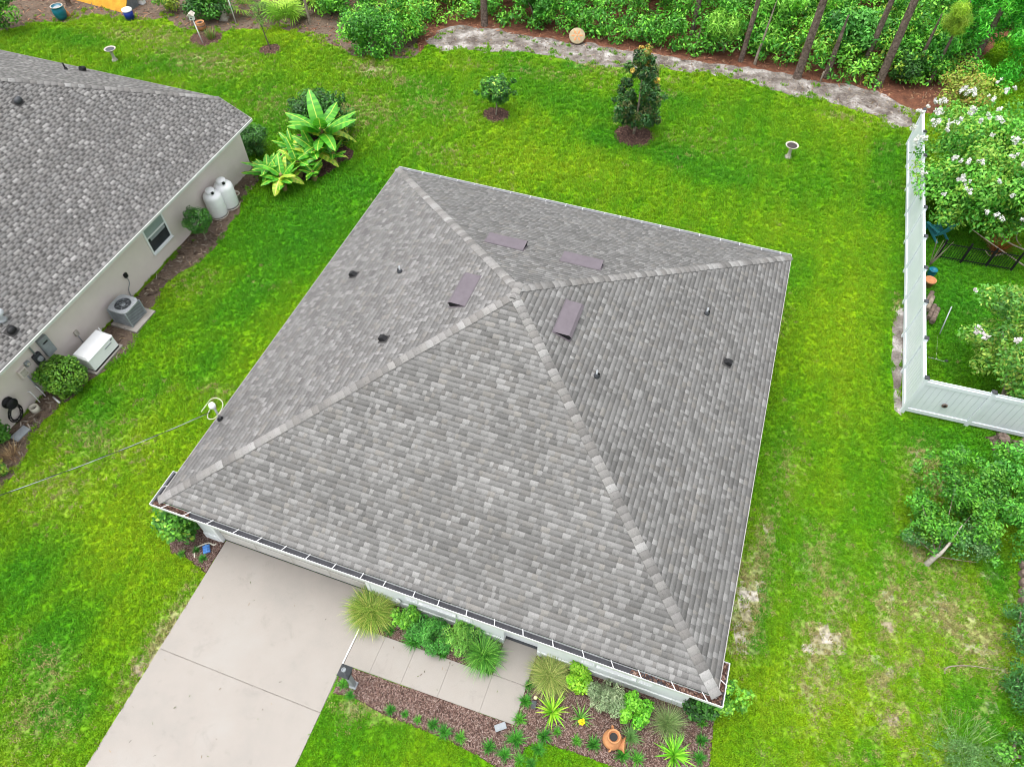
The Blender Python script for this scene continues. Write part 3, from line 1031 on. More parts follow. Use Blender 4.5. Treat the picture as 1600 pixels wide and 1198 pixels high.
# gutters
def gutter(outer, inner, label_part='gutter'):
    zt_, zb_, th = EAVE - .018, EAVE - .135, .008
    n = len(outer)
    mb = MB()
    O_, I_ = [Vector((*p, 0)) for p in outer], [Vector((*p, 0)) for p in inner]
    for i in range(n - 1):
        a, b, ia, ib = O_[i], O_[i + 1], I_[i], I_[i + 1]
        t = (b - a).normalized()
        nn = Vector((t.y, -t.x, 0))
        if nn.dot(ia - a) > 0:
            nn = -nn
        cen = (a + b) / 2 + Vector((0, 0, (zt_ + zb_) / 2))
        mb.box(cen, ((b - a).length + th, th, zt_ - zb_), math.atan2(t.y, t.x))
        mb.box((a + b) / 2 - nn * .006 + Vector((0, 0, zt_ - .002)), ((b - a).length, .012, .008), math.atan2(t.y, t.x))
        mb.add([(p.x, p.y, zb_) for p in (a, b, ib, ia)] + [(p.x, p.y, zb_ - th) for p in (a, b, ib, ia)], [(0, 1, 2, 3), (7, 6, 5, 4)])
        mb.add([(ia.x, ia.y, zb_), (ib.x, ib.y, zb_), (ib.x, ib.y, zt_ - .02), (ia.x, ia.y, zt_ - .02)], [(0, 1, 2, 3)])
    for k in (0, n - 1):
        a, b = O_[k], I_[k]
        t = (b - a).normalized()
        mb.box((a + b) / 2 + Vector((0, 0, (zt_ + zb_) / 2)), ((b - a).length, .008, zt_ - zb_), math.atan2(t.y, t.x))
    go_ = mb.build(label_part, M['gutter'], house)
    for i in range(n - 1):
        a, b, ia, ib = O_[i], O_[i + 1], I_[i], I_[i + 1]
        s = .011
        q = [a.lerp(ia, s / max((ia - a).length, .01)), b.lerp(ib, s / max((ib - b).length, .01)), ib, ia]
        MB().add([(p.x, p.y, zb_ + .012 + .001 * i) for p in q], [(0, 1, 2, 3)]).build('trough', M['gutter_in'], go_)
        L = (b - a).length
        cnt = max(1, round(L / .74))
        for k in range(cnt):
            f = (k + .5 + random.uniform(-.08, .08)) / cnt
            if L > 3 and i:
                pass
            p, q2 = a.lerp(b, f), ia.lerp(ib, f)
            t = (q2 - p).normalized()
            MB().box((p + q2) / 2 + Vector((0, 0, zt_ + .004)), ((q2 - p).length + .01, .018, .005), math.atan2(t.y, t.x)).build('hanger', M['gutter'], go_)
    return go_


GW = .175
g1 = gutter([(-GW, .92), (-GW, -GW), (W + GW, -GW), (W + GW, .86)], [(-.012, .92), (-.012, -.012), (W + .012, -.012), (W + .012, .86)])
gutter([(W + .01, D + GW), (-.01, D + GW)], [(W + .01, D + .012), (-.01, D + .012)])
# wet leaves caught in the gutter corners
for (x0, x1, y0, y1, n, zz) in ((-.13, 1.0, -.135, -.02, 260, .02), (14.2, W + .13, -.135, -.02, 300, .02), (W + .02, W + .135, 0, .85, 200, .02), (13.3, 14.2, -.135, -.02, 60, .02)):
    vs, cs = [], []
    for i in range(n):
        c = Vector((random.uniform(x0, x1), random.uniform(y0, y1), EAVE - .12 + random.uniform(0, .04)))
        a = random.uniform(0, 6.28)
        u, v_ = Vector((math.cos(a), math.sin(a), random.uniform(-.3, .3))) * random.uniform(.015, .045), Vector((-math.sin(a), math.cos(a), random.uniform(-.3, .3))) * random.uniform(.008, .018)
        vs += [tuple(c - u - v_), tuple(c + u - v_), tuple(c + u + v_), tuple(c - u + v_)]
        cs.append(random.choice([S(112, 84, 72, K), S(84, 62, 54, K), S(140, 118, 106, K), S(64, 48, 44, K)]))
    o = mesh_np('wet_leaves', vs, np.arange(len(vs)).reshape(-1, 4), M['litter'], g1, np.array(cs))
    o['kind'] = 'stuff'


# roof fittings
def roof_frame(fi, s, d):
    fc = faces[fi]
    u, n = fc.u, fc.n
    v_ = n.cross(u).normalized()
    return fc.p(s, d), Matrix((u, v_, n)).transposed()


def face_sd(fi, lx, ly):
    fc = faces[fi]
    q = Vector((lx, ly, 0)) - fc.o
    return q.dot(fc.u), q.dot(fc.v)


VENTS = [(2, 6.29, 10.78, 'flat purple brown roof vent on the rear slope nearer the left hip'), (2, 8.82, 10.70, 'flat purple brown roof vent on the rear slope nearer the right hip'),
         (3, 6.05, 7.9, 'flat purple brown roof vent on the left slope below the peak'), (1, 9.2, 7.8, 'flat purple brown roof vent on the right slope below the peak')]
for (fi, lx, ly, lab) in VENTS:
    s, d = face_sd(fi, lx, ly)
    p, Mx = roof_frame(fi, s, d)
    t = thing('roof_vent', lab, 'roof vent', h2w(p.x, p.y, p.z), 0, 'slant vents around the roof peak')
    t.matrix_world = Matrix.Translation(h2w(p.x, p.y, p.z)) @ Matrix.Rotation(TH, 4, 'Z') @ Mx.to_4x4()
    L, wd, hh = 1.28, .52, .19
    hd = MB()
    # hood: flush at the uphill edge, raised at the downhill edge, ends closed but for a slot
    y0, y1 = -wd / 2, wd / 2
    hd.add([(-L / 2, y1, .016), (L / 2, y1, .016), (L / 2, y0 + .1, hh), (-L / 2, y0 + .1, hh), (L / 2, y0, hh - .035), (-L / 2, y0, hh - .035)], [(3, 2, 1, 0), (5, 4, 2, 3)])
    hd.add([(-L / 2, y0, hh - .035), (L / 2, y0, hh - .035), (L / 2, y0, hh - .07), (-L / 2, y0, hh - .07)], [(0, 3, 2, 1)])
    hd.build('hood', M['vent'], t)
    en = MB()
    for sx in (-L / 2 + .012, L / 2 - .012):
        en.add([(sx, y1 - .05, .018), (sx, y0 + .02, .018), (sx, y0 + .02, hh - .045), (sx, y0 + .1, hh - .012)], [(0, 1, 2, 3)])
    en.add([(-L / 2 + .012, y0 + .03, .018), (L / 2 - .012, y0 + .03, .018), (L / 2 - .012, y0 + .03, hh - .04), (-L / 2 + .012, y0 + .03, hh - .04)], [(0, 1, 2, 3)])
    en.build('screen', M['black'], t)
    MB().box((0, 0, .012), (L + .06, wd + .06, .006)).build('flange', M['vent'], t)

for (fi, lx, ly, kind, lab) in [(3, 3.29, 9.04, 'pipe', 'thin metal vent pipe on the left slope of the main roof'), (1, 12.91, 10.87, 'pipe', 'thin metal vent pipe high towards the rear right corner of the main roof'),
                                (1, 10.43, 6.54, 'pipe', 'metal vent pipe on the right slope below the purple vent'),
                                (3, 1.48, 9.07, 'cap', 'small black roof cap nearest the left eave of the main roof'), (3, 4.23, 6.01, 'cap', 'small black roof cap near the front left hip'), (1, 13.87, 9.46, 'cap', 'small black roof cap near the right eave of the main roof')]:
    s, d = face_sd(fi, lx, ly)
    p, Mx = roof_frame(fi, s, d)
    t = thing('vent_pipe' if kind == 'pipe' else 'hooded_vent', lab, 'vent pipe' if kind == 'pipe' else 'roof cap', h2w(p.x, p.y, p.z), TH, 'small vents on the main roof')
    if kind == 'pipe':
        MB().lathe([(.0, .001), (.09, .0), (.085, .05), (.045, .12), (.035, .14)], 14, M=Mx).build('boot', M['darkgrey'], t)
        MB().lathe([(.028, .02), (.028, .25), (.02, .25), (.026, .1), (0, .1)], 14).build('pipe', M['steel'], t)
    else:
        MB().box((0, 0, .012), (.3, .3, .01), M=Mx).build('flange', M['deck'], t)
        fv = Mx.to_3x3() @ Vector((0, -1, 0))
        mb = MB()
        base = [Mx @ Vector(q) for q in ((-.11, -.1, .012), (.11, -.1, .012), (.09, .12, .012), (-.09, .12, .012), (-.1, -.12, .13), (.1, -.12, .13), (.07, .03, .15), (-.07, .03, .15))]
        mb.add(base, [(4, 5, 6, 7), (0, 1, 5, 4), (1, 2, 6, 5), (2, 3, 7, 6), (3, 0, 4, 7)])
        mb.build('hood', M['black'], t, bevel=.02)

# service mast with weatherhead, drip loop and the cable that comes in from the left
mp = h2w(.16, 2.84, EAVE + SLOPE * .16)
mast = thing('service_mast', 'white weatherhead on a short pipe at the left eave of the main roof', 'service mast', mp, TH)
MB().lathe([(0, .0), (.1, .02), (.07, .06), (.045, .09)], 14).build('boot', M['black'], mast)
MB().tube([(0, 0, 0), (0, 0, .62)], .032, 12).build('pipe', M['steel'], mast)
MB().lathe([(.04, .58), (.085, .6), (.1, .68), (.075, .76), (.03, .79), (0, .795)], 14, c=(-.03, 0, 0)).build('weatherhead', M['white'], mast)
lp = [Vector((-.1, 0, .64)), Vector((-.16, -.2, .52)), Vector((-.1, -.36, .42)), Vector((.1, -.3, .42)), Vector((.22, -.02, .52)), Vector((.2, .25, .62)), Vector((-.02, .38, .68)), Vector((-.3, .3, .66)), Vector((-.44, .02, .5)), Vector((-.5, -.2, .42))]


def smooth_path(P, n=8):
    out = []
    for i in range(len(P) - 1):
        a, b, c, d = P[max(i - 1, 0)], P[i], P[i + 1], P[min(i + 2, len(P) - 1)]
        for k in range(n):
            t = k / n
            out.append(.5 * ((2 * b) + (c - a) * t + (2 * a - 5 * b + 4 * c - d) * t * t + (3 * b - a - 3 * c + d) * t ** 3))
    out.append(P[-1])
    return out


MB().tube(smooth_path([p * .8 + Vector((0, 0, .07)) for p in lp]), .010, 8).build('drip_loop', M['cream'], mast)
c0 = mp + Vector((-.12, -.1, .5))
c1 = g3(-420, 905, 6.0)
cab = [c0.lerp(c1, t) + Vector((0, 0, -1.0 * 4 * t * (1 - t) * .35)) for t in np.linspace(0, 1, 60)]
cb = MB().tube(cab, .008, 6).build('power_cable', M['steel'], None)
tag(cb, 'twisted overhead power cable sagging from the weatherhead over the lawn', 'cable')
tw = []
L = (c1 - c0).length
for t in np.linspace(0, 1, 480):
    q = c0.lerp(c1, t) + Vector((0, 0, -1.0 * 4 * t * (1 - t) * .35))
    an = t * L * 6.28 / 1.3
    tw.append(q + Vector((.012 * math.cos(an), .012 * math.sin(an) * .4, .016 * math.sin(an))))
MB().tube(tw, .009, 6).build('insulated_wire', M['black'], cb)

# ================================================================ the neighbouring house
nb = thing('house', 'neighbouring beige stucco house with a shingled roof seen at the left', 'house', (NX, NY, 0), TH2)
JOG, RD, FRONT = 1.33, 8.3, -21
nf = [Face((0, FRONT), (0, 1), (-1, 0), EAVE, lambda d: 0.0, lambda d: -FRONT - max(0, d - JOG), RD, SLOPE2),
      Face((-JOG, 0), (-1, 0), (0, -1), EAVE + SLOPE2 * JOG, lambda d: d, lambda d: 2 * (RD - JOG) - d + 1.4, RD - JOG, SLOPE2)]
zr = EAVE + SLOPE2 * RD
zj = EAVE + SLOPE2 * JOG
lowr = -.014
nd = MB()
XL = -2 * RD - 1.4
nd.add([(0, FRONT, EAVE + lowr), (0, 0, EAVE + lowr), (-JOG, 0, zj + lowr), (-RD, -(RD - JOG), zr + lowr), (-RD, FRONT, zr + lowr)], [(0, 1, 2, 3, 4)])
nd.add([(-JOG, 0, zj + lowr), (XL + JOG, 0, zj + lowr), (-RD - 1.4, -(RD - JOG), zr + lowr), (-RD, -(RD - JOG), zr + lowr)], [(0, 1, 2, 3)])
nd.add([(-RD - 1.4, FRONT, zr + lowr), (-RD, FRONT, zr + lowr), (-RD, -(RD - JOG), zr + lowr), (-RD - 1.4, -(RD - JOG), zr + lowr)], [(0, 1, 2, 3)])
nd.add([(XL, FRONT, EAVE + lowr), (-RD - 1.4, FRONT, zr + lowr), (-RD - 1.4, -(RD - JOG), zr + lowr), (XL + JOG, 0, zj + lowr), (XL, 0, EAVE + lowr)], [(0, 1, 2, 3, 4)])
nroof = nd.build('roof', M['deck'], nb)
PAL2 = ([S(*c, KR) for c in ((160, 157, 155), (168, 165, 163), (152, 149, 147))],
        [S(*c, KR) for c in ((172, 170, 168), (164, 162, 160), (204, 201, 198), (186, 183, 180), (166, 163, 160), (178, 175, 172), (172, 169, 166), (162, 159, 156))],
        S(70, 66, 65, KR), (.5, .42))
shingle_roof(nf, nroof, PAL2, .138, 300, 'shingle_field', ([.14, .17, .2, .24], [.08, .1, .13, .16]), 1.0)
hip((-JOG, 0, zj), (-RD, -(RD - JOG), zr), (-1, 0), (0, -1), nroof, CAPS, slope=SLOPE2, expo=.22)
MB().box((.018, FRONT / 2, EAVE - .05), (.03, -FRONT - .02, .1)).build('drip_edge', M['fascia2'], nb)
rk = MB()
for a, b in (((0, 0, EAVE), (-JOG, 0, zj)), ((-JOG, 0, zj), (XL + JOG, 0, zj))):
    rk.add([(a[0], .012, a[2] + .004), (b[0], .012, b[2] + .004), (b[0], .012, b[2] - .1), (a[0], .012, a[2] - .1), (a[0], -.012, a[2] + .004), (b[0], -.012, b[2] + .004), (b[0], -.012, b[2] - .1), (a[0], -.012, a[2] - .1)],
           [(0, 1, 2, 3), (4, 7, 6, 5), (0, 4, 5, 1), (3, 2, 6, 7)])
rk.build('rear_fascia', M['fascia'], nb)
WX = -.75
nw = MB()
nw.box((WX - .1, (FRONT - .17) / 2, 1.25), (.2, -FRONT - .17, 2.5))
nw.box((-9.5, -.27, 1.25), (17.3, .2, 2.5))
nw.build('wall', M['stucco2'], nb)
MB().box((WX / 2 - .4, FRONT / 2, 2.49), (.8, -FRONT - .1, .02)).build('soffit', M['trim'], nb)
wy0, wy1, wz0, wz1 = -6.93, -5.85, .74, 1.86
fr = MB()
for (cy, cz, sy, sz) in (((wy0 + wy1) / 2, wz0 - .03, wy1 - wy0 + .12, .07), ((wy0 + wy1) / 2, wz1 + .03, wy1 - wy0 + .12, .07), (wy0 - .03, (wz0 + wz1) / 2, .06, wz1 - wz0), (wy1 + .03, (wz0 + wz1) / 2, .06, wz1 - wz0), ((wy0 + wy1) / 2, 1.42, wy1 - wy0, .045)):
    fr.box((WX + .02, cy, cz), (.05, sy, sz))
wo = fr.build('window', M['trim'], nb, bevel=.005)
MB().box((WX + .004, (wy0 + wy1) / 2, 1.64), (.008, wy1 - wy0, .4)).build('pane', M['blind'], wo)
MB().box((WX + .003, (wy0 + wy1) / 2, 1.07), (.006, wy1 - wy0, .66)).build('pane', M['glass'], wo)
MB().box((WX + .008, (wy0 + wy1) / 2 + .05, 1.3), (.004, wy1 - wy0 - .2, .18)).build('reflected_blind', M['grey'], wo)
MB().box((WX + .05, (wy0 + wy1) / 2, wz0 - .055), (.12, wy1 - wy0 + .14, .04)).build('sill', M['trim'], wo, bevel=.005)
# fittings on the neighbour's wall: each its own thing
def wallthing(name, label, cat, y, z, grp=None):
    return thing(name, label, cat, n2w(WX, y, z), TH2, grp)


t = wallthing('outlet_box', 'black square outlet box with a lead on the beige wall above the condenser', 'outlet box', -8.54, 1.0)
MB().box((.045, 0, 0), (.09, .15, .18)).build('cover', M['black'], t, bevel=.015)
MB().tube(smooth_path([Vector((.04, 0, -.08)), Vector((.05, -.02, -.35)), Vector((.03, -.2, -.6)), Vector((.04, -.26, -.95))]), .014, 8).build('lead', M['grey'], t)
t = wallthing('electrical_cabinet', 'grey breaker panel on the beige wall under the eave', 'breaker panel', -12.55, 1.4)
MB().box((.07, 0, 0), (.14, .38, .78)).build('case', M['grey'], t, bevel=.01)
MB().box((.146, 0, .03), (.012, .32, .6)).build('door', M['grey'], t, bevel=.004)
MB().box((.156, 0, .2), (.008, .2, .06)).build('slot', M['black'], t)
t = wallthing('electric_meter', 'round electric meter in a square box beside the breaker panel', 'meter', -13.03, 1.25)
MB().box((.06, 0, 0), (.12, .3, .42)).build('case', M['darkgrey'], t, bevel=.01)
MB().tube([(.12, 0, .03), (.2, 0, .03)], [.1, .095], 18).build('dome', M['steel'], t)
MB().tube([(.05, 0, .2), (.05, 0, 1.2)], .03, 10).build('conduit', M['grey'], t)
MB().tube([(.05, 0, -.2), (.05, 0, -1.2)], .025, 10).build('conduit', M['grey'], t)
t = wallthing('utility_box', 'beige utility box with a conduit on the wall left of the meter', 'utility box', -13.72, 1.3)
MB().box((.06, 0, 0), (.12, .3, .34)).build('case', M['stucco2'], t, bevel=.015)
MB().box((.124, .0, .0), (.01, .22, .26)).build('cover', M['cast'], t, bevel=.004)
MB().tube([(.04, .05, -.17), (.04, .05, -1.25)], .02, 10).build('conduit', M['grey'], t)
t = wallthing('junction_box', 'small beige junction box above and left of the white generator', 'junction box', -11.42, .78)
MB().box((.04, 0, .02), (.08, .16, .2)).build('case', M['cast'], t, bevel=.01)
MB().tube([(.03, 0, -.08), (.03, 0, -.7)], .014, 8).build('conduit', M['grey'], t)
t = wallthing('splice_box', 'tiny grey box between the meter and the utility box', 'junction box', -13.42, 1.42)
MB().box((.05, 0, 0), (.1, .16, .18)).build('case', M['grey'], t, bevel=.008)
MB().lathe([(.0, .06), (.05, .05), (.06, 0)], 12, c=(.1, 0, 0), M=Matrix.Rotation(R(90), 3, 'Y')).build('cap', M['cast'], t)
# hose reel and hose
t = wallthing('hose_reel', 'black hose reel with a coiled black hose against the beige wall', 'hose reel', -14.72, .9)
MB().lathe([(.0, .04), (.2, .04), (.2, .07), (.09, .08), (.09, .22), (.2, .23), (.2, .26), (0, .265)], 18, M=Matrix.Rotation(R(90), 3, 'Y')).build('drum', M['black'], t)
pth = []
for k in range(90):
    a = k / 90 * 6.28 * 4.5
    rr = .3 + .05 * math.sin(k * .7)
    pth.append(Vector((.18 + .1 * math.sin(k * .31), -.1 + rr * .8 * math.cos(a), -.42 + rr * 1.25 * math.sin(a))))
MB().tube(smooth_path(pth, 2), .016, 6).build('hose', M['black'], t)
for (yy, zz, lab) in ((-14.0, .55, 'thin white pipe curving off the beige wall nearer the hose reel'), (-13.72, .5, 'thin white pipe curving off the beige wall nearer the round bush')):
    t = wallthing('drain_pipe', lab, 'pipe', yy, 0, 'white pipes at the wall')
    MB().tube(smooth_path([Vector((.0, 0, zz)), Vector((.1, .0, zz + .04)), Vector((.16, 0, zz - .08)), Vector((.16, 0, .0))]), .017, 8).build('pipe', M['white'], t)
t = thing('generator', 'white standby generator cabinet between round bush and condenser', 'generator', n2w(.12, -11.65, 0), TH2)
MB().box((0, 0, .04), (.8, 1.45, .1)).build('pad', M['conc_side'], t, bevel=.01)
MB().box((.0, 0, .13), (.66, 1.24, .1)).build('base', M['black'], t)
MB().add([(-.34, -.64, .17), (.34, -.64, .17), (.34, .64, .17), (-.34, .64, .17), (-.34, -.64, .72), (.3, -.64, .66), (.3, .64, .66), (-.34, .64, .72)],
         [(0, 1, 5, 4), (1, 2, 6, 5), (2, 3, 7, 6), (3, 0, 4, 7), (4, 5, 6, 7)]).build('cabinet', M['white'], t, bevel=.035)
MB().add([(-.36, -.66, .71), (.33, -.66, .65), (.33, .66, .65), (-.36, .66, .71), (-.3, -.6, .8), (.24, -.58, .76), (.24, .58, .76), (-.3, .6, .8)],
         [(3, 2, 1, 0), (0, 1, 5, 4), (1, 2, 6, 5), (2, 3, 7, 6), (3, 0, 4, 7), (4, 5, 6, 7)]).build('lid', M['white'], t, bevel=.025)
MB().box((.331, .28, .5), (.01, .34, .035)).build('badge', M['grey'], t)
MB().box((.33, .5, .6), (.012, .08, .03)).build('latch', M['black'], t)
MB().tube([(-.3, .75, 0), (-.3, .72, .75)], .02, 8).build('conduit', M['white'], t)

ax, ay = g(205, 500)
t = thing('air_conditioner', 'grey outdoor air conditioner condenser on a concrete pad', 'air conditioner', (ax + .02, ay + .05, 0), TH2)
MB().box((.08, .02, .05), (1.15, 1.15, .1)).build('pad', M['conc_side'], t, bevel=.01)
MB().box((0, 0, .45), (.78, .78, .68)).build('coil', M['darkgrey'], t, bevel=.05)
for k in range(14):
    q = MB()
    z = .15 + k * .046
    for (cx, cy, sx, sy) in ((0, -.405, .8, .012), (0, .405, .8, .012), (-.405, 0, .012, .8), (.405, 0, .012, .8)):
        q.box((cx, cy, z), (sx, sy, .018))
    q.build('louver', M['grey'], t)
for sx in (-1, 1):
    for sy in (-1, 1):
        MB().box((sx * .395, sy * .395, .45), (.05, .05, .7)).build('corner_post', M['grey'], t, bevel=.01)
# square top plate with a round opening
n = 32
vs, fs = [], []
for k in range(n):
    a = 2 * math.pi * (k + .5) / n
    c_, s_ = math.cos(a), math.sin(a)
    mx = max(abs(c_), abs(s_))
    e = .43 / mx
    e = min(e, .52)
    vs += [(.31 * c_, .31 * s_, .83), (e * c_, e * s_, .83), (e * c_, e * s_, .78), (.31 * c_, .31 * s_, .70)]
for k in range(n):
    a, b = 4 * k, 4 * ((k + 1) % n)
    fs += [(a, a + 1, b + 1, b), (a + 1, a + 2, b + 2, b + 1), (a + 3, a, b, b + 3)]
MB().add(vs, fs).build('top_plate', M['steel'], t)
MB().lathe([(0, .68), (.31, .68)], 24).build('fan_well', M['black'], t)
fan = MB()
for k in range(4):
    a = k * 1.57
    fan.add([(.05 * math.cos(a), .05 * math.sin(a), .73), (.28 * math.cos(a + .1), .28 * math.sin(a + .1), .74), (.28 * math.cos(a + .75), .28 * math.sin(a + .75), .71), (.06 * math.cos(a + .9), .06 * math.sin(a + .9), .7)], [(0, 1, 2, 3)])
fan.build('fan_blade', M['steel'], t)
MB().lathe([(.09, .7), (.09, .8), (.0, .81)], 14).build('motor', M['grey'], t)
for k in range(3):
    MB().tube([Vector((.1 * (k + 1) * math.cos(a), .1 * (k + 1) * math.sin(a), .84)) for a in np.linspace(0, 6.283, 28)], .004, 5, cap=False).build('guard_ring', M['grey'], t)
for k in range(6):
    a = k * math.pi / 3
    MB().tube([(.05 * math.cos(a), .05 * math.sin(a), .842), (.33 * math.cos(a), .33 * math.sin(a), .838)], .005, 5).build('guard_spoke', M['grey'], t)

# propane tanks
def tank(px, py, label, s=1.0):
    x, y = g(px, py)
    t = thing('propane_tank', label, 'propane tank', (x, y, 0), 0, 'white propane tanks by the wall')
    MB().lathe([(0, .0), (.3, .0), (.3, .06), (.36, .08), (.38, .14), (.38, .95), (.36, 1.04), (.28, 1.12), (.15, 1.16), (0, 1.17)], 26).build('body', M['white'], t)
    MB().lathe([(.17, 1.12), (.19, 1.14), (.19, 1.30), (.175, 1.3), (.175, 1.16)], 20).build('collar', M['white'], t)
    MB().lathe([(.0, 1.36), (.1, 1.35), (.185, 1.3)], 20).build('dome', M['white'], t)
    MB().box((.13, -.14, 1.24), (.12, .1, .09), R(-45)).build('valve_opening', M['black'], t)
    MB().lathe([(.37, .0), (.39, .0), (.39, .05), (.37, .05)], 22).build('foot_ring', M['cast'], t)
    t.scale = (s, s, s)
    return t


tank(343, 335, 'white upright propane tank half hidden behind the ball shaped topiary')
tank(360, 321, 'largest fully visible white upright propane tank beside the small white pot', 1.04)
x, y = g(371, 312)
t = thing('bucket', 'small white plant pot at the end of the propane tanks', 'plant pot', (x, y, 0))
MB().lathe([(0, .0), (.13, .0), (.17, .3), (.19, .3), (.19, .34), (.17, .34), (.15, .3), (.14, .27), (0, .26)], 18).build('pot', M['cast'], t)
MB().lathe([(0, .275), (.14, .275)], 16).build('soil', M['soil'], t)


# ================================================================ foliage builders
def unit(v):
    return v / np.maximum(np.linalg.norm(v, axis=1, keepdims=True), 1e-9)


def rand_dirs(n):
    return unit(RNG.normal(0, 1, (n, 3)))


def leaf_mesh(name, C, Nn, U, L, Wd, cols, parent, mat=None, fold=0.0):
    """one rhombic leaf per row: base, side, tip, side"""
    U = unit(U - Nn * np.sum(U * Nn, 1, keepdims=True))
    Sd = np.cross(Nn, U)
    L, Wd = L[:, None], Wd[:, None]
    a = C - U * L * .5
    b = C + Sd * Wd * .5 - Nn * Wd * fold
    c = C + U * L * .5 - Nn * L * .12
    d = C - Sd * Wd * .5 - Nn * Wd * fold
    V = np.stack([a, b, c, d], 1).reshape(-1, 3)
    return mesh_np(name, V, np.arange(len(V)).reshape(-1, 4), mat or M['leaf'], parent, cols)


def cloud(name, ells, n, size, palette, parent, shell=.5, up=.45, aspect=.55, jit=.18, droop=0.0, floor=.02, tips=None, tip_frac=.12):
    """leaves through the volume of many small clumps; ells rows: x y z rx ry rz"""
    E = np.asarray(ells, float)
    vol = (E[:, 3] * E[:, 4] + E[:, 4] * E[:, 5] + E[:, 3] * E[:, 5])
    k = RNG.choice(len(E), n, p=vol / vol.sum())
    d = rand_dirs(n)
    r = RNG.uniform(shell ** 2, 1, n) ** .5
    C = E[k, :3] + d * E[k, 3:6] * r[:, None]
    ok = C[:, 2] > floor
    C, d, k = C[ok], d[ok], k[ok]
    n = len(C)
    nrm = unit(d * .7 + np.array([0, 0, up]) + RNG.normal(0, .42, (n, 3)))
    U = unit(rand_dirs(n) + d * .6 + np.array([0, 0, -droop]))
    L = size * RNG.uniform(.6, 1.35, n)
    pal = np.array(palette)
    ck = RNG.integers(0, len(pal), len(E))
    pick = np.where(RNG.uniform(0, 1, n) < .55, ck[k], RNG.integers(0, len(pal), n))
    cols = pal[pick] * RNG.uniform(1 - jit, 1 + jit, (n, 1)) * (1 + RNG.normal(0, .1, len(E)))[k][:, None]
    if tips is not None:
        outer = (r[ok] > .86) & (d[:, 2] > -.1) & (RNG.uniform(0, 1, n) < tip_frac * 3)
        tp = np.array(tips)
        cols = np.where(outer[:, None], tp[RNG.integers(0, len(tp), n)], cols)
    return leaf_mesh(name, C, nrm, U, L, L * aspect, np.clip(cols, 0, 1), parent)


def clumps(c, R_, k, r, flat=1.0, inner=.35):
    """k small ellipsoids spread through a larger one"""
    out = []
    for i in range(k):
        d = Vector(RNG.normal(0, 1, 3)).normalized()
        q = RNG.uniform(inner, 1)
        s = r * RNG.uniform(.65, 1.35)
        out.append((c[0] + d.x * R_[0] * q, c[1] + d.y * R_[1] * q, c[2] + d.z * R_[2] * q, s, s, s * flat))
    return out


def limb(name, pts, rad, parent, mat='bark', n=9):
    return MB().tube(smooth_path([Vector(p) for p in pts], 4), list(np.interp(np.linspace(0, 1, (len(pts) - 1) * 4 + 1), np.linspace(0, 1, len(rad)), rad)), n).build(name, M[mat], parent)


def blades(name, n, L, w, palette, parent, spread=1.0, droop=1.0, base=.06, seg=3, jit=.25, stiff=0.0, mess=0.15):
    """arching grass or strap leaves from one crown"""
    V, F, Cc = [], [], []
    pal = np.array(palette)
    for i in range(n):
        a = RNG.uniform(0, 6.283)
        l = L * RNG.uniform(.6, 1.1)
        th0 = RNG.uniform(.02, .75) * spread
        bend = droop * RNG.uniform(.5, 1.3) * (1 - stiff)
        b0 = RNG.uniform(0, base)
        p = np.array([b0 * math.cos(a), b0 * math.sin(a), 0.0])
        az = a + RNG.normal(0, .25) if RNG.uniform() > mess else RNG.uniform(0, 6.283)
        dx, dy = math.cos(az), math.sin(az)
        side = np.array([-dy, dx, 0]) * w * .5 * RNG.uniform(.7, 1.2)
        k = len(V)
        for s in range(seg + 1):
            t = s / seg
            ww = (1 - t ** 2 * .95)
            V += [tuple(p - side * ww), tuple(p + side * ww)]
            th = th0 + bend * t
            p = p + np.array([dx * math.sin(th), dy * math.sin(th), math.cos(th)]) * l / seg
            p[2] = max(p[2], .01)
        c = pal[RNG.integers(0, len(pal))] * RNG.uniform(1 - jit, 1 + jit)
        for s in range(seg):
            F.append((k + 2 * s, k + 2 * s + 1, k + 2 * s + 3, k + 2 * s + 2))
            Cc.append(c)
    return mesh_np(name, V, F, M['leaf'], parent, np.clip(np.array(Cc), 0, 1))


def P_(*cs):
    return [(r_ * 1.12, g_ * 1.02, b_ * .8) for (r_, g_, b_) in (S(*c, K * 1.42) for c in cs)]


G_DARK = P_((44, 92, 40), (58, 112, 46), (36, 78, 36), (70, 128, 56))
G_MID = P_((64, 128, 44), (84, 150, 54), (52, 108, 40), (104, 168, 66))
G_LITE = P_((110, 178, 60), (132, 194, 74), (88, 156, 50), (150, 204, 92))
G_WOOD = P_((70, 150, 46), (92, 172, 56), (52, 120, 38), (116, 194, 66), (134, 206, 80), (78, 156, 62))
G_YEL = P_((148, 176, 62), (126, 160, 56), (166, 186, 80), (108, 146, 50))
G_GREY = P_((146, 172, 146), (128, 158, 128), (164, 186, 162), (112, 140, 112))

# ================================================================ plants of the front beds
def place(o, px, py, z=0.0, rz=None):
    x, y = g(px, py)
    o.location = (x, y, z)
    o.rotation_euler = (0, 0, random.uniform(0, 6.28) if rz is None else rz)
    return o


def plant(name, label, cat, px, py, group=None):
    x, y = g(px, py)
    return thing(name, label, cat, (x, y, .012), 0, group)


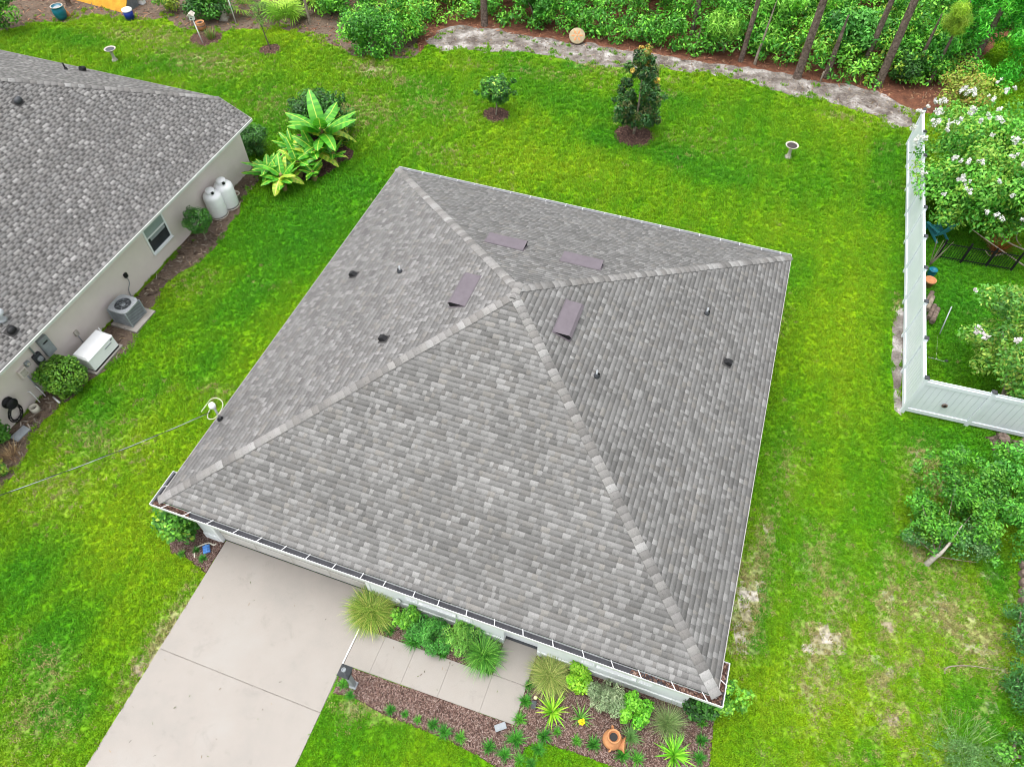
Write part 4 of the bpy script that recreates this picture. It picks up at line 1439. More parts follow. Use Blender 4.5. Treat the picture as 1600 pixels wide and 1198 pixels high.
t = plant('fountain_grass', 'large round clump of fountain grass at the driveway corner of the entry bed', 'grass clump', 583, 958)
blades('foliage', 2000, .85, .013, P_((112, 150, 60), (138, 172, 78), (90, 132, 48), (172, 182, 108)), t, .9, 2.0, .3, 5, mess=.45)
t = plant('fountain_grass', 'round olive clump of fountain grass right of the entry slab', 'grass clump', 860, 1058)
blades('foliage', 1600, .68, .012, P_((128, 154, 82), (150, 172, 100), (104, 136, 66), (176, 184, 124)), t, .9, 2.0, .27, 5, mess=.45)
t = plant('fountain_grass', 'deep green arching grass clump at the end of the entry bed', 'grass clump', 756, 1024)
blades('foliage', 760, .74, .017, P_((72, 142, 52), (96, 164, 66), (58, 118, 46), (116, 178, 78)), t, 1.0, 1.7, .18, 5, mess=.3)
t = plant('wispy_grass', 'thin grey green wispy grass below the right end of the front wall', 'grass clump', 1041, 1132)
blades('foliage', 480, .72, .009, P_((104, 142, 92), (132, 164, 112), (150, 174, 128)), t, 1.1, .9, .12, 4, mess=.35)
t = plant('leafy_shrub', 'small bright green leafy shrub in the entry bed beside the fountain grass', 'shrub', 636, 974)
cloud('foliage', clumps((0, 0, .4), (.36, .36, .3), 16, .16), 1700, .085, G_LITE[:3] + G_MID[1:2], t)
t = plant('feathery_shrub', 'wide feathery green shrub in the middle of the entry bed', 'shrub', 672, 996)
cloud('foliage', clumps((0, 0, .42), (.62, .5, .32), 26, .2), 4200, .11, P_((70, 148, 62), (94, 170, 78), (56, 124, 52)), t, aspect=.18, up=.7)
t = plant('feathery_shrub', 'light green feathery shrub at the right of the entry bed', 'shrub', 720, 1000)
cloud('foliage', clumps((0, 0, .45), (.48, .42, .34), 22, .18), 3400, .09, P_((120, 184, 84), (140, 198, 98), (98, 164, 70)), t, aspect=.22, up=.7)
t = plant('feathery_shrub', 'small dark feathery shrub against the wall in the entry bed', 'shrub', 741, 990)
cloud('foliage', clumps((0, 0, .35), (.3, .25, .25), 10, .16), 1100, .09, P_((64, 136, 66), (84, 156, 80)), t, aspect=.25, up=.6)
t = plant('feathery_shrub', 'low dark green clump at the walkway edge of the entry bed', 'shrub', 648, 1001)
blades('foliage', 260, .42, .018, P_((66, 144, 56), (88, 166, 70), (50, 120, 46)), t, 1.2, 1.0, .1)
t = plant('cassia_shrub', 'bright lime green shrub between the olive grass and the grey shrub', 'shrub', 904, 1064)
cloud('foliage', clumps((0, 0, .42), (.34, .34, .34), 16, .15), 1900, .085, P_((124, 192, 50), (150, 206, 66), (104, 172, 44)), t)
t = plant('rosemary_bush', 'rounded grey green bush in front of the right window', 'shrub', 948, 1094)
cloud('foliage', clumps((0, 0, .42), (.5, .48, .36), 28, .17), 4200, .085, G_GREY, t, aspect=.22, up=.5)
t = plant('leafy_shrub', 'vivid green bushy shrub right of the grey green bush', 'shrub', 994, 1114)
cloud('foliage', clumps((0, 0, .4), (.42, .42, .36), 20, .16), 2600, .085, P_((100, 184, 50), (126, 200, 66), (82, 160, 44)), t)
t = plant('holly_bush', 'dark green bush under the front right roof corner', 'shrub', 1092, 1112)
cloud('foliage', clumps((0, 0, .6), (.5, .4, .5), 20, .2), 2400, .1, G_DARK + G_MID[:1], t)
t = plant('leafy_shrub', 'pale green shrub sticking out past the right gutter return', 'shrub', 1125, 1098)
cloud('foliage', clumps((0, 0, .75), (.5, .4, .55), 14, .2, inner=.5), 1100, .11, G_MID + G_LITE[:2], t)
t = plant('strap_lily', 'spiky yellow green strap leaved plant beside the spotlight', 'plant', 863, 1112)
blades('foliage', 46, .62, .05, P_((132, 196, 52), (158, 208, 72), (106, 174, 46)), t, 1.35, .55, .05, 4)
t = plant('strap_lily', 'bright green strap leaved plant at the front edge of the right bed', 'plant', 1052, 1180)
blades('foliage', 70, .62, .05, P_((112, 190, 50), (140, 206, 68), (90, 166, 44)), t, 1.3, .8, .06, 4)
t = plant('daylily', 'small plant with one yellow flower in front of the lime shrub', 'plant', 907, 1122)
blades('foliage', 42, .5, .03, P_((96, 164, 74), (120, 180, 92)), t, 1.1, .7, .05)
fl = []
for k in range(6):
    a = k * 1.047
    fl.append((.05 * math.cos(a), -.16 + .05 * math.sin(a), .36, .035, .035, .03))
cloud('flower', fl, 60, .06, [S(250, 222, 40)], t, aspect=.7)
t = plant('wispy_grass', 'grey green grassy clump right of the terracotta chiminea', 'grass clump', 985, 1152)
blades('foliage', 150, .4, .016, P_((92, 144, 84), (112, 160, 100)), t, 1.1, .9, .06)

TUFTS = [((548, 1087), .8, 'small liriope clump nearest the lamp post'), ((537, 1070), 1.0, 'liriope clump at the foot of the lamp post'), ((611, 1110), .9, 'second liriope clump from the lamp post in the lawn edge row'), ((633, 1116), .65, 'third and smaller liriope clump from the lamp post in the lawn edge row'), ((653, 1124), .65, 'fourth and smaller liriope clump from the lamp post in the lawn edge row'), ((677, 1133), 1.0, 'fifth liriope clump from the lamp post in the lawn edge row'),
         ((695, 1144), 1.15, 'broad sixth liriope clump from the lamp post in the lawn edge row'), ((719, 1152), .95, 'seventh liriope clump from the lamp post in the lawn edge row'), ((765, 1168), 1.1, 'liriope clump below the small solar panel'), ((788, 1179), 1.1, 'liriope clump right of the one below the solar panel'), ((811, 1188), .9, 'liriope clump near the bottom edge left of the lawn tongue'), ((830, 1193), .85, 'bottommost liriope clump left of the lawn tongue'),
         ((806, 1156), 1.45, 'largest dark liriope clump past the end of the walkway'), ((813, 1124), 1.05, 'liriope clump at the right edge of the walkway corner'), ((850, 1151), 1.2, 'broad liriope clump at the upper left of the lawn tongue'), ((841, 1171), 1.05, 'liriope clump at the left side of the lawn tongue'), ((870, 1144), .7, 'small liriope clump at the top of the lawn tongue'),
         ((827, 1072), .9, 'small liriope clump between the walkway and the olive grass'), ((821, 1096), 1.1, 'liriope clump between the walkway and the spotlight'), ((900, 1157), .8, 'small liriope clump left of the terracotta chiminea'), ((927, 1164), 1.15, 'dark liriope clump just below the terracotta chiminea'),
         ((971, 1180), 1.2, 'liriope clump below the grey grassy clump at the lawn edge'), ((995, 1187), 1.1, 'liriope clump at the lawn edge left of the front strap leaved plant'), ((1095, 1157), 1.0, 'liriope clump at the right border of the bed level with the front strap plant'), ((1092, 1185), 1.05, 'bottommost liriope clump at the right border of the bed'), ((1097, 1130), .75, 'small liriope clump below the dark corner bush'), ((609, 986), 1.1, 'liriope clump at the front of the entry bed near the fountain grass'),
         ((692, 1022), 1.0, 'liriope clump at the walkway edge below the feathery shrubs'), ((762, 1047), 1.05, 'liriope clump at the inner corner of the walkway'), ((308, 861), .7, 'small green clump beside the hose in the corner bed'), ((318, 874), .8, 'rounded green clump at the driveway edge of the corner bed'), ((285, 866), .7, 'small green clump in the middle of the corner bed')]
protos = []
for k in range(3):
    o = blades('foliage', 110, .26, .017, [P_((64, 140, 50), (84, 162, 62), (48, 116, 42)), P_((78, 154, 54), (104, 178, 70), (60, 130, 46)), P_((56, 124, 46), (76, 148, 58), (44, 104, 40))][k], None, 1.25, .9, .05)
    protos.append(o.data)
    bpy.data.objects.remove(o)
for i, (p, s, lab) in enumerate(TUFTS):
    x, y = g(*p)
    o = bpy.data.objects.new('liriope', protos[i % 3])
    link(o)
    o.location = (x, y, .012)
    o.rotation_euler = (0, 0, random.uniform(0, 6.28))
    o.scale = (s,) * 3
    tag(o, lab, 'plant', 'liriope clumps of the front beds')

# corner shrub left of the garage with the things in its bed
x, y = h2w(-.15, .12)[:2]
t = thing('viburnum_bush', 'large glossy bush under the front left roof corner', 'shrub', (x, y, .012))
cloud('foliage', clumps((0, 0, 1.0), (.62, .55, .8), 34, .28), 3600, .13, G_MID + G_DARK[1:2], t, tips=G_YEL + G_LITE, tip_frac=.1)
for k in range(4):
    limb('stem', [(0, 0, 0), (.1 * math.cos(k * 1.6), .1 * math.sin(k * 1.6), .5), (.35 * math.cos(k * 1.6), .35 * math.sin(k * 1.6), 1.2)], [.03, .02, .01], t, 'bark')
x, y = g(324, 859)
t = thing('plastic_bundle', 'small light blue plastic bundle lying on the mulch by the driveway', 'plastic bundle', (x, y, .05), R(20))
for k in range(3):
    MB().tube([(-.1, -.09 + .09 * k, .02), (.1, -.09 + .09 * k, .02)], .045, 12).build('roll', M['skyblue'], t)
MB().box((0, 0, .06), (.05, .27, .012)).build('strap', M['skyblue'], t)
o = MB().tube(smooth_path([g3(304, 871, .03), g3(304, 862, .04), g3(308, 855, .04), g3(316, 851, .05), g3(326, 848, .05), g3(334, 851, .04), g3(338, 849, .03)]), .022, 8).build('garden_hose', M['cream'], None)
tag(o, 'pale hose curling through the corner bed below the large bush', 'hose')

# lamp post, lights and the chiminea
x, y = g(553, 1070)
t = thing('lamp_post', 'grey lantern post standing at the corner of driveway and walkway', 'lamp post', (x, y, .01), TH)
MB().box((0, 0, .52), (.13, .13, 1.04)).build('post', M['grey'], t, bevel=.012)
MB().box((0, 0, .03), (.2, .2, .06)).build('foot', M['grey'], t, bevel=.01)
MB().box((0, 0, 1.06), (.22, .22, .04)).build('base_plate', M['darkgrey'], t, bevel=.006)
MB().box((0, 0, 1.19), (.16, .16, .22)).build('glass', M['bulb'], t)
for sx in (-1, 1):
    for sy in (-1, 1):
        MB().box((sx * .09, sy * .09, 1.19), (.02, .02, .24)).build('bar', M['darkgrey'], t)
MB().add([(-.16, -.16, 1.3), (.16, -.16, 1.3), (.16, .16, 1.3), (-.16, .16, 1.3), (-.06, -.06, 1.41), (.06, -.06, 1.41), (.06, .06, 1.41), (-.06, .06, 1.41)],
         [(3, 2, 1, 0), (0, 1, 5, 4), (1, 2, 6, 5), (2, 3, 7, 6), (3, 0, 4, 7), (4, 5, 6, 7)]).build('roof', M['darkgrey'], t, bevel=.008)
MB().lathe([(.05, 1.4), (.06, 1.46), (.045, 1.48), (.045, 1.44), (0, 1.44)], 14).build('finial', M['grey'], t)
x, y = g(782, 1137)
t = thing('solar_light', 'small tilted solar panel stuck in the mulch below the walkway', 'solar light', (x, y, .0), TH + R(38))
MB().box((0, 0, .16), (.3, .17, .025), M=Matrix.Rotation(R(28), 3, 'X')).build('panel', M['grey'], t, bevel=.006)
MB().tube([(0, 0, 0), (0, 0, .15)], .014, 8).build('stake', M['darkgrey'], t)
x, y = g(834, 1102)
t = thing('spotlight', 'small blue grey garden spotlight with a pale globe beside the spiky plant', 'garden light', (x, y, .0), TH + R(10))
MB().box((0, 0, .12), (.13, .2, .05), M=Matrix.Rotation(R(25), 3, 'X')).build('housing', M['darkgrey'], t, bevel=.01)
MB().tube([(0, 0, 0), (0, 0, .1)], .014, 8).build('stake', M['black'], t)
MB().tube([(.02, .16, 0), (.02, .16, .16)], .012, 8).build('stem', M['black'], t)
MB().lathe([(0, .14), (.045, .16), (.055, .2), (.04, .24), (0, .255)], 14, c=(.02, .16, 0)).build('globe', M['bulb'], t)
x, y = g(955, 1158)
t = thing('chiminea', 'terracotta chiminea with open chimney in the right front bed', 'chiminea', (x, y, .012), R(-12))
prof = [(0, .02), (.12, .02), (.2, .1), (.25, .22), (.24, .33), (.17, .44), (.11, .5), (.1, .56), (.15, .62), (.17, .63), (.165, .66), (.14, .66), (.125, .6), (.1, .52)]
MB().lathe(prof, 28).build('body', M['terracotta'], t)
MB().lathe([(0, .55), (.112, .55)], 18).build('chimney_throat', M['black'], t)
MB().lathe([(.12, 0), (.14, .1), (.2, .16), (.19, .17), (.12, .12), (.1, .02)], 22, c=(.17, -.06, .2), M=Matrix.Rotation(R(78), 3, 'Y')).build('mouth', M['terracotta'], t)
for sx in (-1, 1):
    MB().tube(smooth_path([Vector((.0, .22 * sx, .3)), Vector((-.04, .3 * sx, .34)), Vector((-.05, .28 * sx, .22)), Vector((0, .22 * sx, .2))], 5), .02, 8).build('handle', M['terracotta'], t)
for k in range(3):
    a = k * 2.09
    MB().tube([(.15 * math.cos(a), .15 * math.sin(a), 0), (.13 * math.cos(a), .13 * math.sin(a), .07)], .02, 8).build('foot', M['terracotta'], t)
x, y = g(626, 948)
t = thing('garden_ornament', 'white leaf shaped ornament on a stake in the entry bed by the wall', 'ornament', (x, y, .0), TH)
MB().tube([(0, 0, 0), (0, 0, .4)], .01, 6).build('stake', M['steel'], t)
MB().lathe([(0, -.17), (.05, -.13), (.085, -.03), (.075, .08), (.035, .15), (0, .18)], 14, c=(0, 0, .48), M=Matrix.Diagonal((1, .28, 1))).build('leaf', M['white'], t)

# ================================================================ neighbour's planting
def ball_tree(px, py, rad, hgt, label, pal, leaf=.07, n=3200, trunk=True):
    x, y = g(px, py)
    t = thing('topiary_bush' if trunk else 'clipped_bush', label, 'shrub', (x, y, 0))
    E = [(0, 0, hgt, rad * .86, rad * .86, rad * .82)] + clumps((0, 0, hgt), (rad * .8, rad * .8, rad * .76), 26, rad * .24, inner=.85)
    cloud('foliage', E, n, leaf, pal, t, shell=.75, up=.3, aspect=.6)
    if trunk:
        limb('trunk', [(0, 0, 0), (.04, .02, hgt * .4), (-.02, 0, hgt)], [.035, .03, .02], t, 'bark_pale')
        limb('trunk', [(.06, .04, 0), (-.02, .03, hgt * .5), (.06, .02, hgt)], [.022, .02, .015], t, 'bark_pale')
    return t


ball_tree(322, 376, .62, 1.1, 'ball shaped topiary bush in front of the propane tanks', G_MID[:3] + G_DARK[:2], .07, 4200)
ball_tree(113, 606, .84, .7, 'large round clipped bush beside the white generator', P_((78, 132, 42), (98, 154, 52), (62, 112, 38), (122, 172, 64)), .09, 6000, False)
ball_tree(2, 690, .5, .5, 'round clipped bush cut by the left edge below the hose reel', P_((66, 126, 44), (86, 148, 54), (52, 106, 38)), .08, 2600, False)
x, y = g(402, 240)
t = thing('cardboard_palm', 'dark green rounded bush at the rear corner of the beige house', 'shrub', (x, y, 0))
cloud('foliage', clumps((0, 0, .8), (.75, .75, .6), 30, .24), 3200, .14, G_DARK, t, aspect=.3, up=.6)
blades('skirt', 160, 1.0, .025, P_((56, 100, 46), (80, 116, 56), (120, 124, 70)), t, 1.2, .9, .15)
x, y = g(57, 641)
t = thing('clay_pipe', 'short pale pipe end standing by the hose at the beige wall', 'pipe', (x, y, 0))
MB().lathe([(.0, .02), (.11, .02), (.11, .0), (.15, .0), (.15, .22), (.11, .22), (.105, .05)], 18).build('pipe', M['cream'], t)
MB().lathe([(0, .06), (.1, .06)], 16).build('hollow', M['black'], t)
o = MB().box((*g(33, 678), .035), (.34, .55, .06), TH2 - R(8)).build('paving_slab', M['grey'], None, bevel=.01)
tag(o, 'grey paving slab lying below the hose reel', 'paving slab')
o = MB().tube([g3(83, 620, .04), g3(93, 629, .05)], .035, 8).build('plastic_pipe', M['white'], None)
tag(o, 'short straight white pipe lying in the soil near the round bush', 'pipe')
x, y = g(20, 712)
t = thing('dead_shrub', 'patch of dry brown twigs at the left edge of the lawn', 'shrub', (x, y, 0))
blades('twigs', 140, .5, .012, P_((150, 126, 104), (116, 92, 76), (176, 160, 130)), t, 1.4, .8, .3)
x, y = g(8, 745)
t = thing('leafy_shrub', 'yellowish low shrub cut by the left edge above the cable', 'shrub', (x - .2, y, 0))
cloud('foliage', clumps((0, 0, .25), (.4, .4, .2), 10, .16), 700, .08, G_YEL + G_MID[:1], t)

# small caps on the neighbour's roof
for (px, py, kind, lab) in [(28, 160, 'cap', 'large black roof cap in the middle of the neighbouring roof'), (103, 109, 'pipe', 'small black vent pipe left of the cap on the rear slope of the neighbouring roof'), (130, 111, 'cap', 'black roof cap on the rear slope of the neighbouring roof'), (18, 518, 'cap', 'small black cap low on the neighbouring roof near the eave'), (4, 500, 'dome', 'shiny metal flue cap cut by the left edge on the neighbouring roof')]:
    rear = kind != 'dome' and py < 130
    z = 4.0
    for i in range(60):
        x, y = g(px, py, z)
        lx_, ly_ = w2n(x, y)
        z = .5 * z + .5 * (EAVE + SLOPE2 * JOG - SLOPE2 * ly_ if rear else EAVE - SLOPE2 * lx_)
    t = thing('hooded_vent' if kind != 'pipe' else 'vent_pipe', lab, 'roof cap' if kind != 'pipe' else 'vent pipe', (x, y, z), TH2, 'small vents on the neighbouring roof')
    nvec = Vector((0, SLOPE2, 1)).normalized() if rear else Vector((SLOPE2, 0, 1)).normalized()
    u = nvec.cross(Vector((0, 1, .3))).normalized() if not rear else Vector((1, 0, 0))
    v_ = nvec.cross(u)
    Mx = Matrix((u, v_, nvec)).transposed()
    if kind == 'pipe':
        MB().lathe([(.08, 0), (.07, .05), (.035, .1)], 12, M=Mx).build('boot', M['black'], t)
        MB().tube([(0, 0, 0), (0, 0, .3)], .033, 10).build('pipe', M['black'], t)
    elif kind == 'dome':
        MB().lathe([(.0, .0), (.16, .0), (.12, .06), (.1, .1), (.1, .3), (.0, .3)], 16).build('flue', M['steel'], t)
        MB().lathe([(.2, .3), (.2, .36), (.1, .44), (0, .46)], 16).build('cowl', M['steel'], t)
    else:
        MB().box((0, 0, .014), (.34, .34, .01), M=Mx).build('flange', M['deck'], t)
        MB().tube([Mx @ Vector((0, -.13, .09)), Mx @ Vector((0, .06, .09)), Mx @ Vector((0, .12, .06))], [.11, .11, .06], 16).build('hood', M['darkgrey' if py == 160 else 'black'], t)
        MB().lathe([(0, 0), (.09, 0)], 14, c=Mx @ Vector((0, -.134, .09)), M=Mx.to_3x3() @ Matrix.Rotation(R(90), 3, 'X')).build('opening', M['black'], t)

# bananas
def banana_leaf_data(L, wd, bend, yellow):
    seg = 14
    V, F, Cc = [], [], []
    g1_, g2_, mid = [np.array(c) for c in (S(96, 178, 40, K * 1.2), S(70, 154, 36, K * 1.2), S(188, 214, 80, K * 1.2))]
    if yellow:
        g1_, g2_, mid = [np.array(c) for c in (S(184, 206, 60, K * 1.2), S(142, 190, 52, K * 1.2), S(226, 214, 110, K * 1.2))]
    p = np.array([0.0, 0, 0])
    for s in range(seg + 1):
        t = s / seg
        ww = wd * .5 * (math.sin(math.pi * min(1, (t * .93 + .07)) ** .75) ** .55) * (.12 if t < .1 else 1)
        ww = max(ww, .012)
        th = .35 - bend * t * 1.0
        sag = ww * .22
        V += [(p[0], -ww, p[2] - sag + random.uniform(-.02, .02)), (p[0], -.018, p[2] + .004), (p[0], .018, p[2] + .004), (p[0], ww, p[2] - sag + random.uniform(-.02, .02))]
        p = p + np.array([math.cos(th), 0, math.sin(th)]) * L / seg
    for s in range(seg):
        k = 4 * s
        F += [(k, k + 1, k + 5, k + 4), (k + 1, k + 2, k + 6, k + 5), (k + 2, k + 3, k + 7, k + 6)]
        c = (g1_ if s % 2 else g2_) * random.uniform(.85, 1.15)
        c2_ = (g1_ if random.random() < .5 else g2_) * random.uniform(.85, 1.15)
        Cc += [c, mid, c2_]
    return V, F, Cc


def banana(px, py, h, nl, L, label, n_yellow=2):
    x, y = g(px, py)
    t = thing('banana_plant', label, 'banana plant', (x, y, .01))
    MB().tube(smooth_path([Vector((0, 0, 0)), Vector((.03, .02, h * .5)), Vector((0, 0, h))], 4), [.12, .11, .1, .1, .09, .09, .08, .08, .06], 10).build('stem', surf_stem, t)
    for k in range(nl):
        y_ = k < n_yellow
        V, F, Cc = banana_leaf_data(L * random.uniform(.75, 1.05), .5 * random.uniform(.85, 1.1) * L / 1.5, random.uniform(1.1, 1.5) if y_ else random.uniform(.35, .95), y_ or random.random() < .1)
        o = mesh_np('leaf', V, F, M['leaf_big'], t, np.array(Cc), smooth=False)
        o.location = (0, 0, h - (.15 if y_ else .03 * k))
        o.rotation_euler = (random.uniform(-.25, .25), random.uniform(-.75, -.1) if not y_ else random.uniform(0, .3), k * 2.4 + random.uniform(-.3, .3))
    return t


surf_stem = surf('banana stem', S(150, 140, 84, K), S(120, 104, 66, K), 5, 0.7)
M['leaf_big'] = attr_mat('broad leaf', 0.45, 0.4, 0.3, 0)
banana(512, 246, 1.55, 16, 1.9, 'tallest banana plant with broad leaves in front of the dark shrub', 2)
banana(497, 262, .95, 15, 1.4, 'middle sized banana plant left of the tallest one', 1)
banana(446, 298, .9, 17, 1.25, 'yellowing banana plant at the front of the clump', 4)
banana(425, 284, .8, 16, 1.2, 'low banana plant nearest the beige house', 2)
banana(470, 276, .85, 16, 1.2, 'low banana plant in the middle of the clump', 1)
banana(492, 283, .55, 12, .75, 'shortest banana plant at the lawn edge of the clump', 0)
banana(462, 250, .75, 14, .95, 'low banana plant beside the dark shrub at the back of the clump', 1)
banana(524, 256, .6, 10, .8, 'small banana sucker right of the tallest plant', 1)
x, y = g(505, 208)
t = thing('dense_shrub', 'dark leafy shrub rising behind the banana plants', 'shrub', (x, y, 0))
cloud('foliage', clumps((0, 0, 1.1), (1.6, .9, .95), 80, .38), 9500, .16, G_DARK + G_MID[:1], t, aspect=.5)
x, y = g(535, 225)
t = thing('croton_shrub', 'yellow tipped shrub right of the tallest banana plant', 'shrub', (x, y, 0))
cloud('foliage', clumps((0, 0, .9), (.62, .55, .75), 26, .26), 2600, .15, G_DARK + G_YEL[:2], t, tips=P_((190, 196, 90), (168, 180, 76)), tip_frac=.12, aspect=.4)
x, y = g(494, 279)
o = MB().lathe([(0, .02), (.06, .03), (.09, .1), (.06, .17), (0, .18)], 12, c=(x, y, 0)).build('garden_stone', M['terracotta'], None)
tag(o, 'small orange stone at the lawn edge below the banana plants', 'stone')


# ================================================================ back lawn
x, y = g(990, 210)
t = thing('magnolia_tree', 'narrow dark magnolia tree with bronze top in a mulch ring', 'tree', (x, y, .012))
limb('trunk', [(0, 0, 0), (.03, 0, 1.2), (0, 0, 2.6), (.05, .02, 3.7)], [.07, .05, .03, .01], t, 'bark_pale')
E = []
for i in range(96):
    z = RNG.uniform(.55, 3.9)
    rr = 1.18 * (1 - max(0, (z - 1.7) / 2.9) ** 1.3) * (.5 + .5 * min(1, z / 1.5))
    a = RNG.uniform(0, 6.28)
    q = rr * RNG.uniform(.35, 1.05)
    s = RNG.uniform(.15, .3)
    E.append((q * math.cos(a), q * math.sin(a), z, s, s, s * 1.2))
cloud('crown', E, 10000, .16, P_((40, 84, 44), (56, 104, 52), (34, 72, 40), (74, 122, 60), (92, 104, 64)), t, shell=.4, aspect=.45, up=.35)
E2 = [(RNG.uniform(-.22, .22), RNG.uniform(-.22, .22), RNG.uniform(3.55, 4.15), .16, .16, .2) for i in range(9)] + [(.62, -.3, 2.9, .14, .14, .16), (.7, .1, 2.5, .12, .12, .14), (-.5, -.2, 3.3, .14, .14, .16)]
cloud('new_leaves', E2, 520, .15, P_((160, 132, 62), (176, 156, 72), (126, 108, 56), (120, 136, 62)), t, shell=.3, aspect=.45)
x, y = g(775, 180)
t = thing('citrus_tree', 'small round citrus tree with pale shoots in a mulch ring', 'tree', (x, y, .012))
limb('trunk', [(0, 0, 0), (.04, 0, .4), (0, .02, .9)], [.045, .035, .025], t, 'bark_pale')
for k in range(5):
    limb('branch', [(0, .01, .75), (.25 * math.cos(k * 1.26), .25 * math.sin(k * 1.26), 1.1), (.45 * math.cos(k * 1.26), .45 * math.sin(k * 1.26), 1.5)], [.02, .014, .008], t, 'bark_pale')
cloud('crown', clumps((.0, 0, 1.3), (.66, .66, .58), 54, .26) + [(-.9, 0, 1.2, .16, .16, .14), (.85, .1, 1.75, .16, .16, .16), (.9, 0, 1.15, .15, .15, .13)], 7600, .13, G_DARK + G_MID[:2], t, tips=P_((160, 200, 90), (130, 184, 70)), tip_frac=.05)


def birdbath(px, py, label, water):
    x, y = g(px, py)
    t = thing('birdbath', label, 'birdbath', (x, y, 0), 0, 'birdbaths on the lawns')
    MB().lathe([(0, .0), (.17, .0), (.17, .05), (.11, .09), (.075, .2), (.07, .4), (.09, .5), (.13, .56), (0, .57)], 20).build('pedestal', M['cast'], t)
    MB().lathe([(.0, .55), (.15, .56), (.28, .62), (.3, .66), (.28, .67), (.24, .64), (.12, .605), (0, .6)], 26).build('bowl', M['cast'], t)
    MB().lathe([(0, .637), (.235, .637)], 24).build('water', M[water], t)
    return t


birdbath(1231, 246, 'pale birdbath with dark water standing alone on the back lawn', 'darkwater')
birdbath(180, 95, 'grey birdbath on the lawn behind the neighbouring house', 'darkgrey')
x, y = g(901, 66)
t = thing('stepping_disc', 'round pale stone disc with a flower pattern leaning at the path edge', 'stone disc', (x, y, .02))
Mt = Matrix.Rotation(R(38), 3, 'X')
MB().lathe([(0, .0), (.42, .0), (.44, .02), (.44, .06), (.42, .08), (0, .08)], 30, M=Mt, c=(0, 0, .3)).build('disc', M['disc'], t)
for k in range(6):
    a = k * 1.047
    c = Mt @ Vector((.21 * math.cos(a), .21 * math.sin(a), .083)) + Vector((0, 0, .3))
    MB().lathe([(0, .012), (.07, .006), (.085, 0)], 12, c=c, M=Mt @ Matrix.Rotation(a, 3, 'Z') @ Matrix.Diagonal((1.35, .6, 1))).build('petal', M['terracotta'], t)
MB().lathe([(0, .014), (.05, .008), (.06, 0)], 14, c=Mt @ Vector((0, 0, .083)) + Vector((0, 0, .3)), M=Mt).build('boss', M['terracotta'], t)

# sapling and things at the rear left
x, y = g(423, 78)
t = thing('sapling', 'thin leaning sapling with sparse leaves in a mulch ring at the rear', 'tree', (x, y, .012))
limb('trunk', [(0, 0, 0), (-.12, .1, .7), (-.2, .1, 1.5), (-.25, .1, 2.4)], [.04, .03, .02, .01], t, 'bark')
for k in range(7):
    z = .8 + .22 * k
    a = k * 2.3
    limb('branch', [(-.15, .1, z), (-.15 + .3 * math.cos(a), .1 + .3 * math.sin(a), z + .3), (-.15 + .5 * math.cos(a), .1 + .5 * math.sin(a), z + .5)], [.014, .01, .005], t, 'bark')
cloud('crown', clumps((-.2, .1, 2.0), (.5, .5, .8), 16, .2), 700, .11, P_((96, 140, 66), (120, 158, 80), (78, 116, 56)), t, shell=.1, aspect=.3)
x, y = g(317, 68)
t = thing('bird_feeder', 'white bird feeder box on a leaning white pole', 'bird feeder', (x, y, .0))
MB().tube([(0, 0, 0), (-.1, .02, 1.25)], .03, 8).build('pole', M['white'], t)
MB().box((-.12, .02, 1.42), (.26, .26, .24), R(15)).build('box', M['white'], t, bevel=.01)
MB().add([(-.3, -.18, 1.54), (.06, -.18, 1.54), (.06, .22, 1.54), (-.3, .22, 1.54), (-.12, -.18, 1.68), (-.12, .22, 1.68)], [(0, 1, 4), (1, 2, 5, 4), (2, 3, 5), (3, 0, 4, 5), (3, 2, 1, 0)]).build('roof', M['cast'], t)
MB().tube([(-.12, -.1, 1.4), (-.12, -.13, 1.4)], .04, 10).build('entrance', M['black'], t)
x, y = g(330, 60)
t = thing('perennial', 'thin stemmed plant in the mulch right of the bird feeder pole', 'plant', (x, y, 0))
blades('foliage', 120, .6, .03, P_((88, 132, 62), (110, 150, 76), (130, 110, 84)), t, .8, .6, .25)
x, y = g(369, 37)
o = MB().tube([(x, y, 0), (x - .06, y + .02, 2.2)], .028, 8).build('garden_pole', M['white'], None)
tag(o, 'plain thin white pole standing right of the bird feeder', 'pole')
x, y = g(316, 47)
t = thing('clay_pot', 'terracotta pot with dark rim beside the bird feeder pole', 'plant pot', (x, y, 0))
MB().lathe([(0, 0), (.16, 0), (.27, .16), (.28, .3), (.22, .4), (.25, .46), (.21, .46), (.18, .4), (.0, .36)], 22).build('pot', M['terracotta'], t)
MB().lathe([(.284, .27), (.288, .3), (.278, .33)], 22).build('band', M['log'], t)
MB().lathe([(0, .4), (.18, .4)], 18).build('soil', M['soil'], t)
x, y = g(351, 31)
t = thing('garden_statue', 'small grey garden statue under the dark bush at the rear', 'statue', (x, y, 0))
MB().lathe([(0, 0), (.2, 0), (.22, .1), (.17, .2), (.19, .38), (.14, .55), (.07, .62), (.1, .7), (.09, .8), (0, .85)], 16).build('figure', M['cast'], t)
MB().box((0, 0, .04), (.46, .46, .08)).build('plinth', M['conc_side'], t, bevel=.01)
MB().tube([(.14, -.05, .5), (.22, -.14, .36), (.12, -.2, .3)], [.05, .045, .03], 8).build('arm', M['cast'], t)
x, y = g(98, 30)
t = thing('glazed_pot', 'large teal glazed pot at the edge of the rear clearing', 'plant pot', (x, y, 0))
MB().lathe([(0, 0), (.22, 0), (.32, .2), (.36, .42), (.34, .62), (.3, .7), (.34, .74), (.3, .74), (.27, .68), (0, .6)], 24).build('pot', M['teal'], t)
MB().lathe([(.29, .735), (.34, .735), (.345, .75), (.29, .75)], 24).build('rim', M['cast'], t)
MB().lathe([(0, .66), (.27, .66)], 18).build('soil', M['grey'], t)
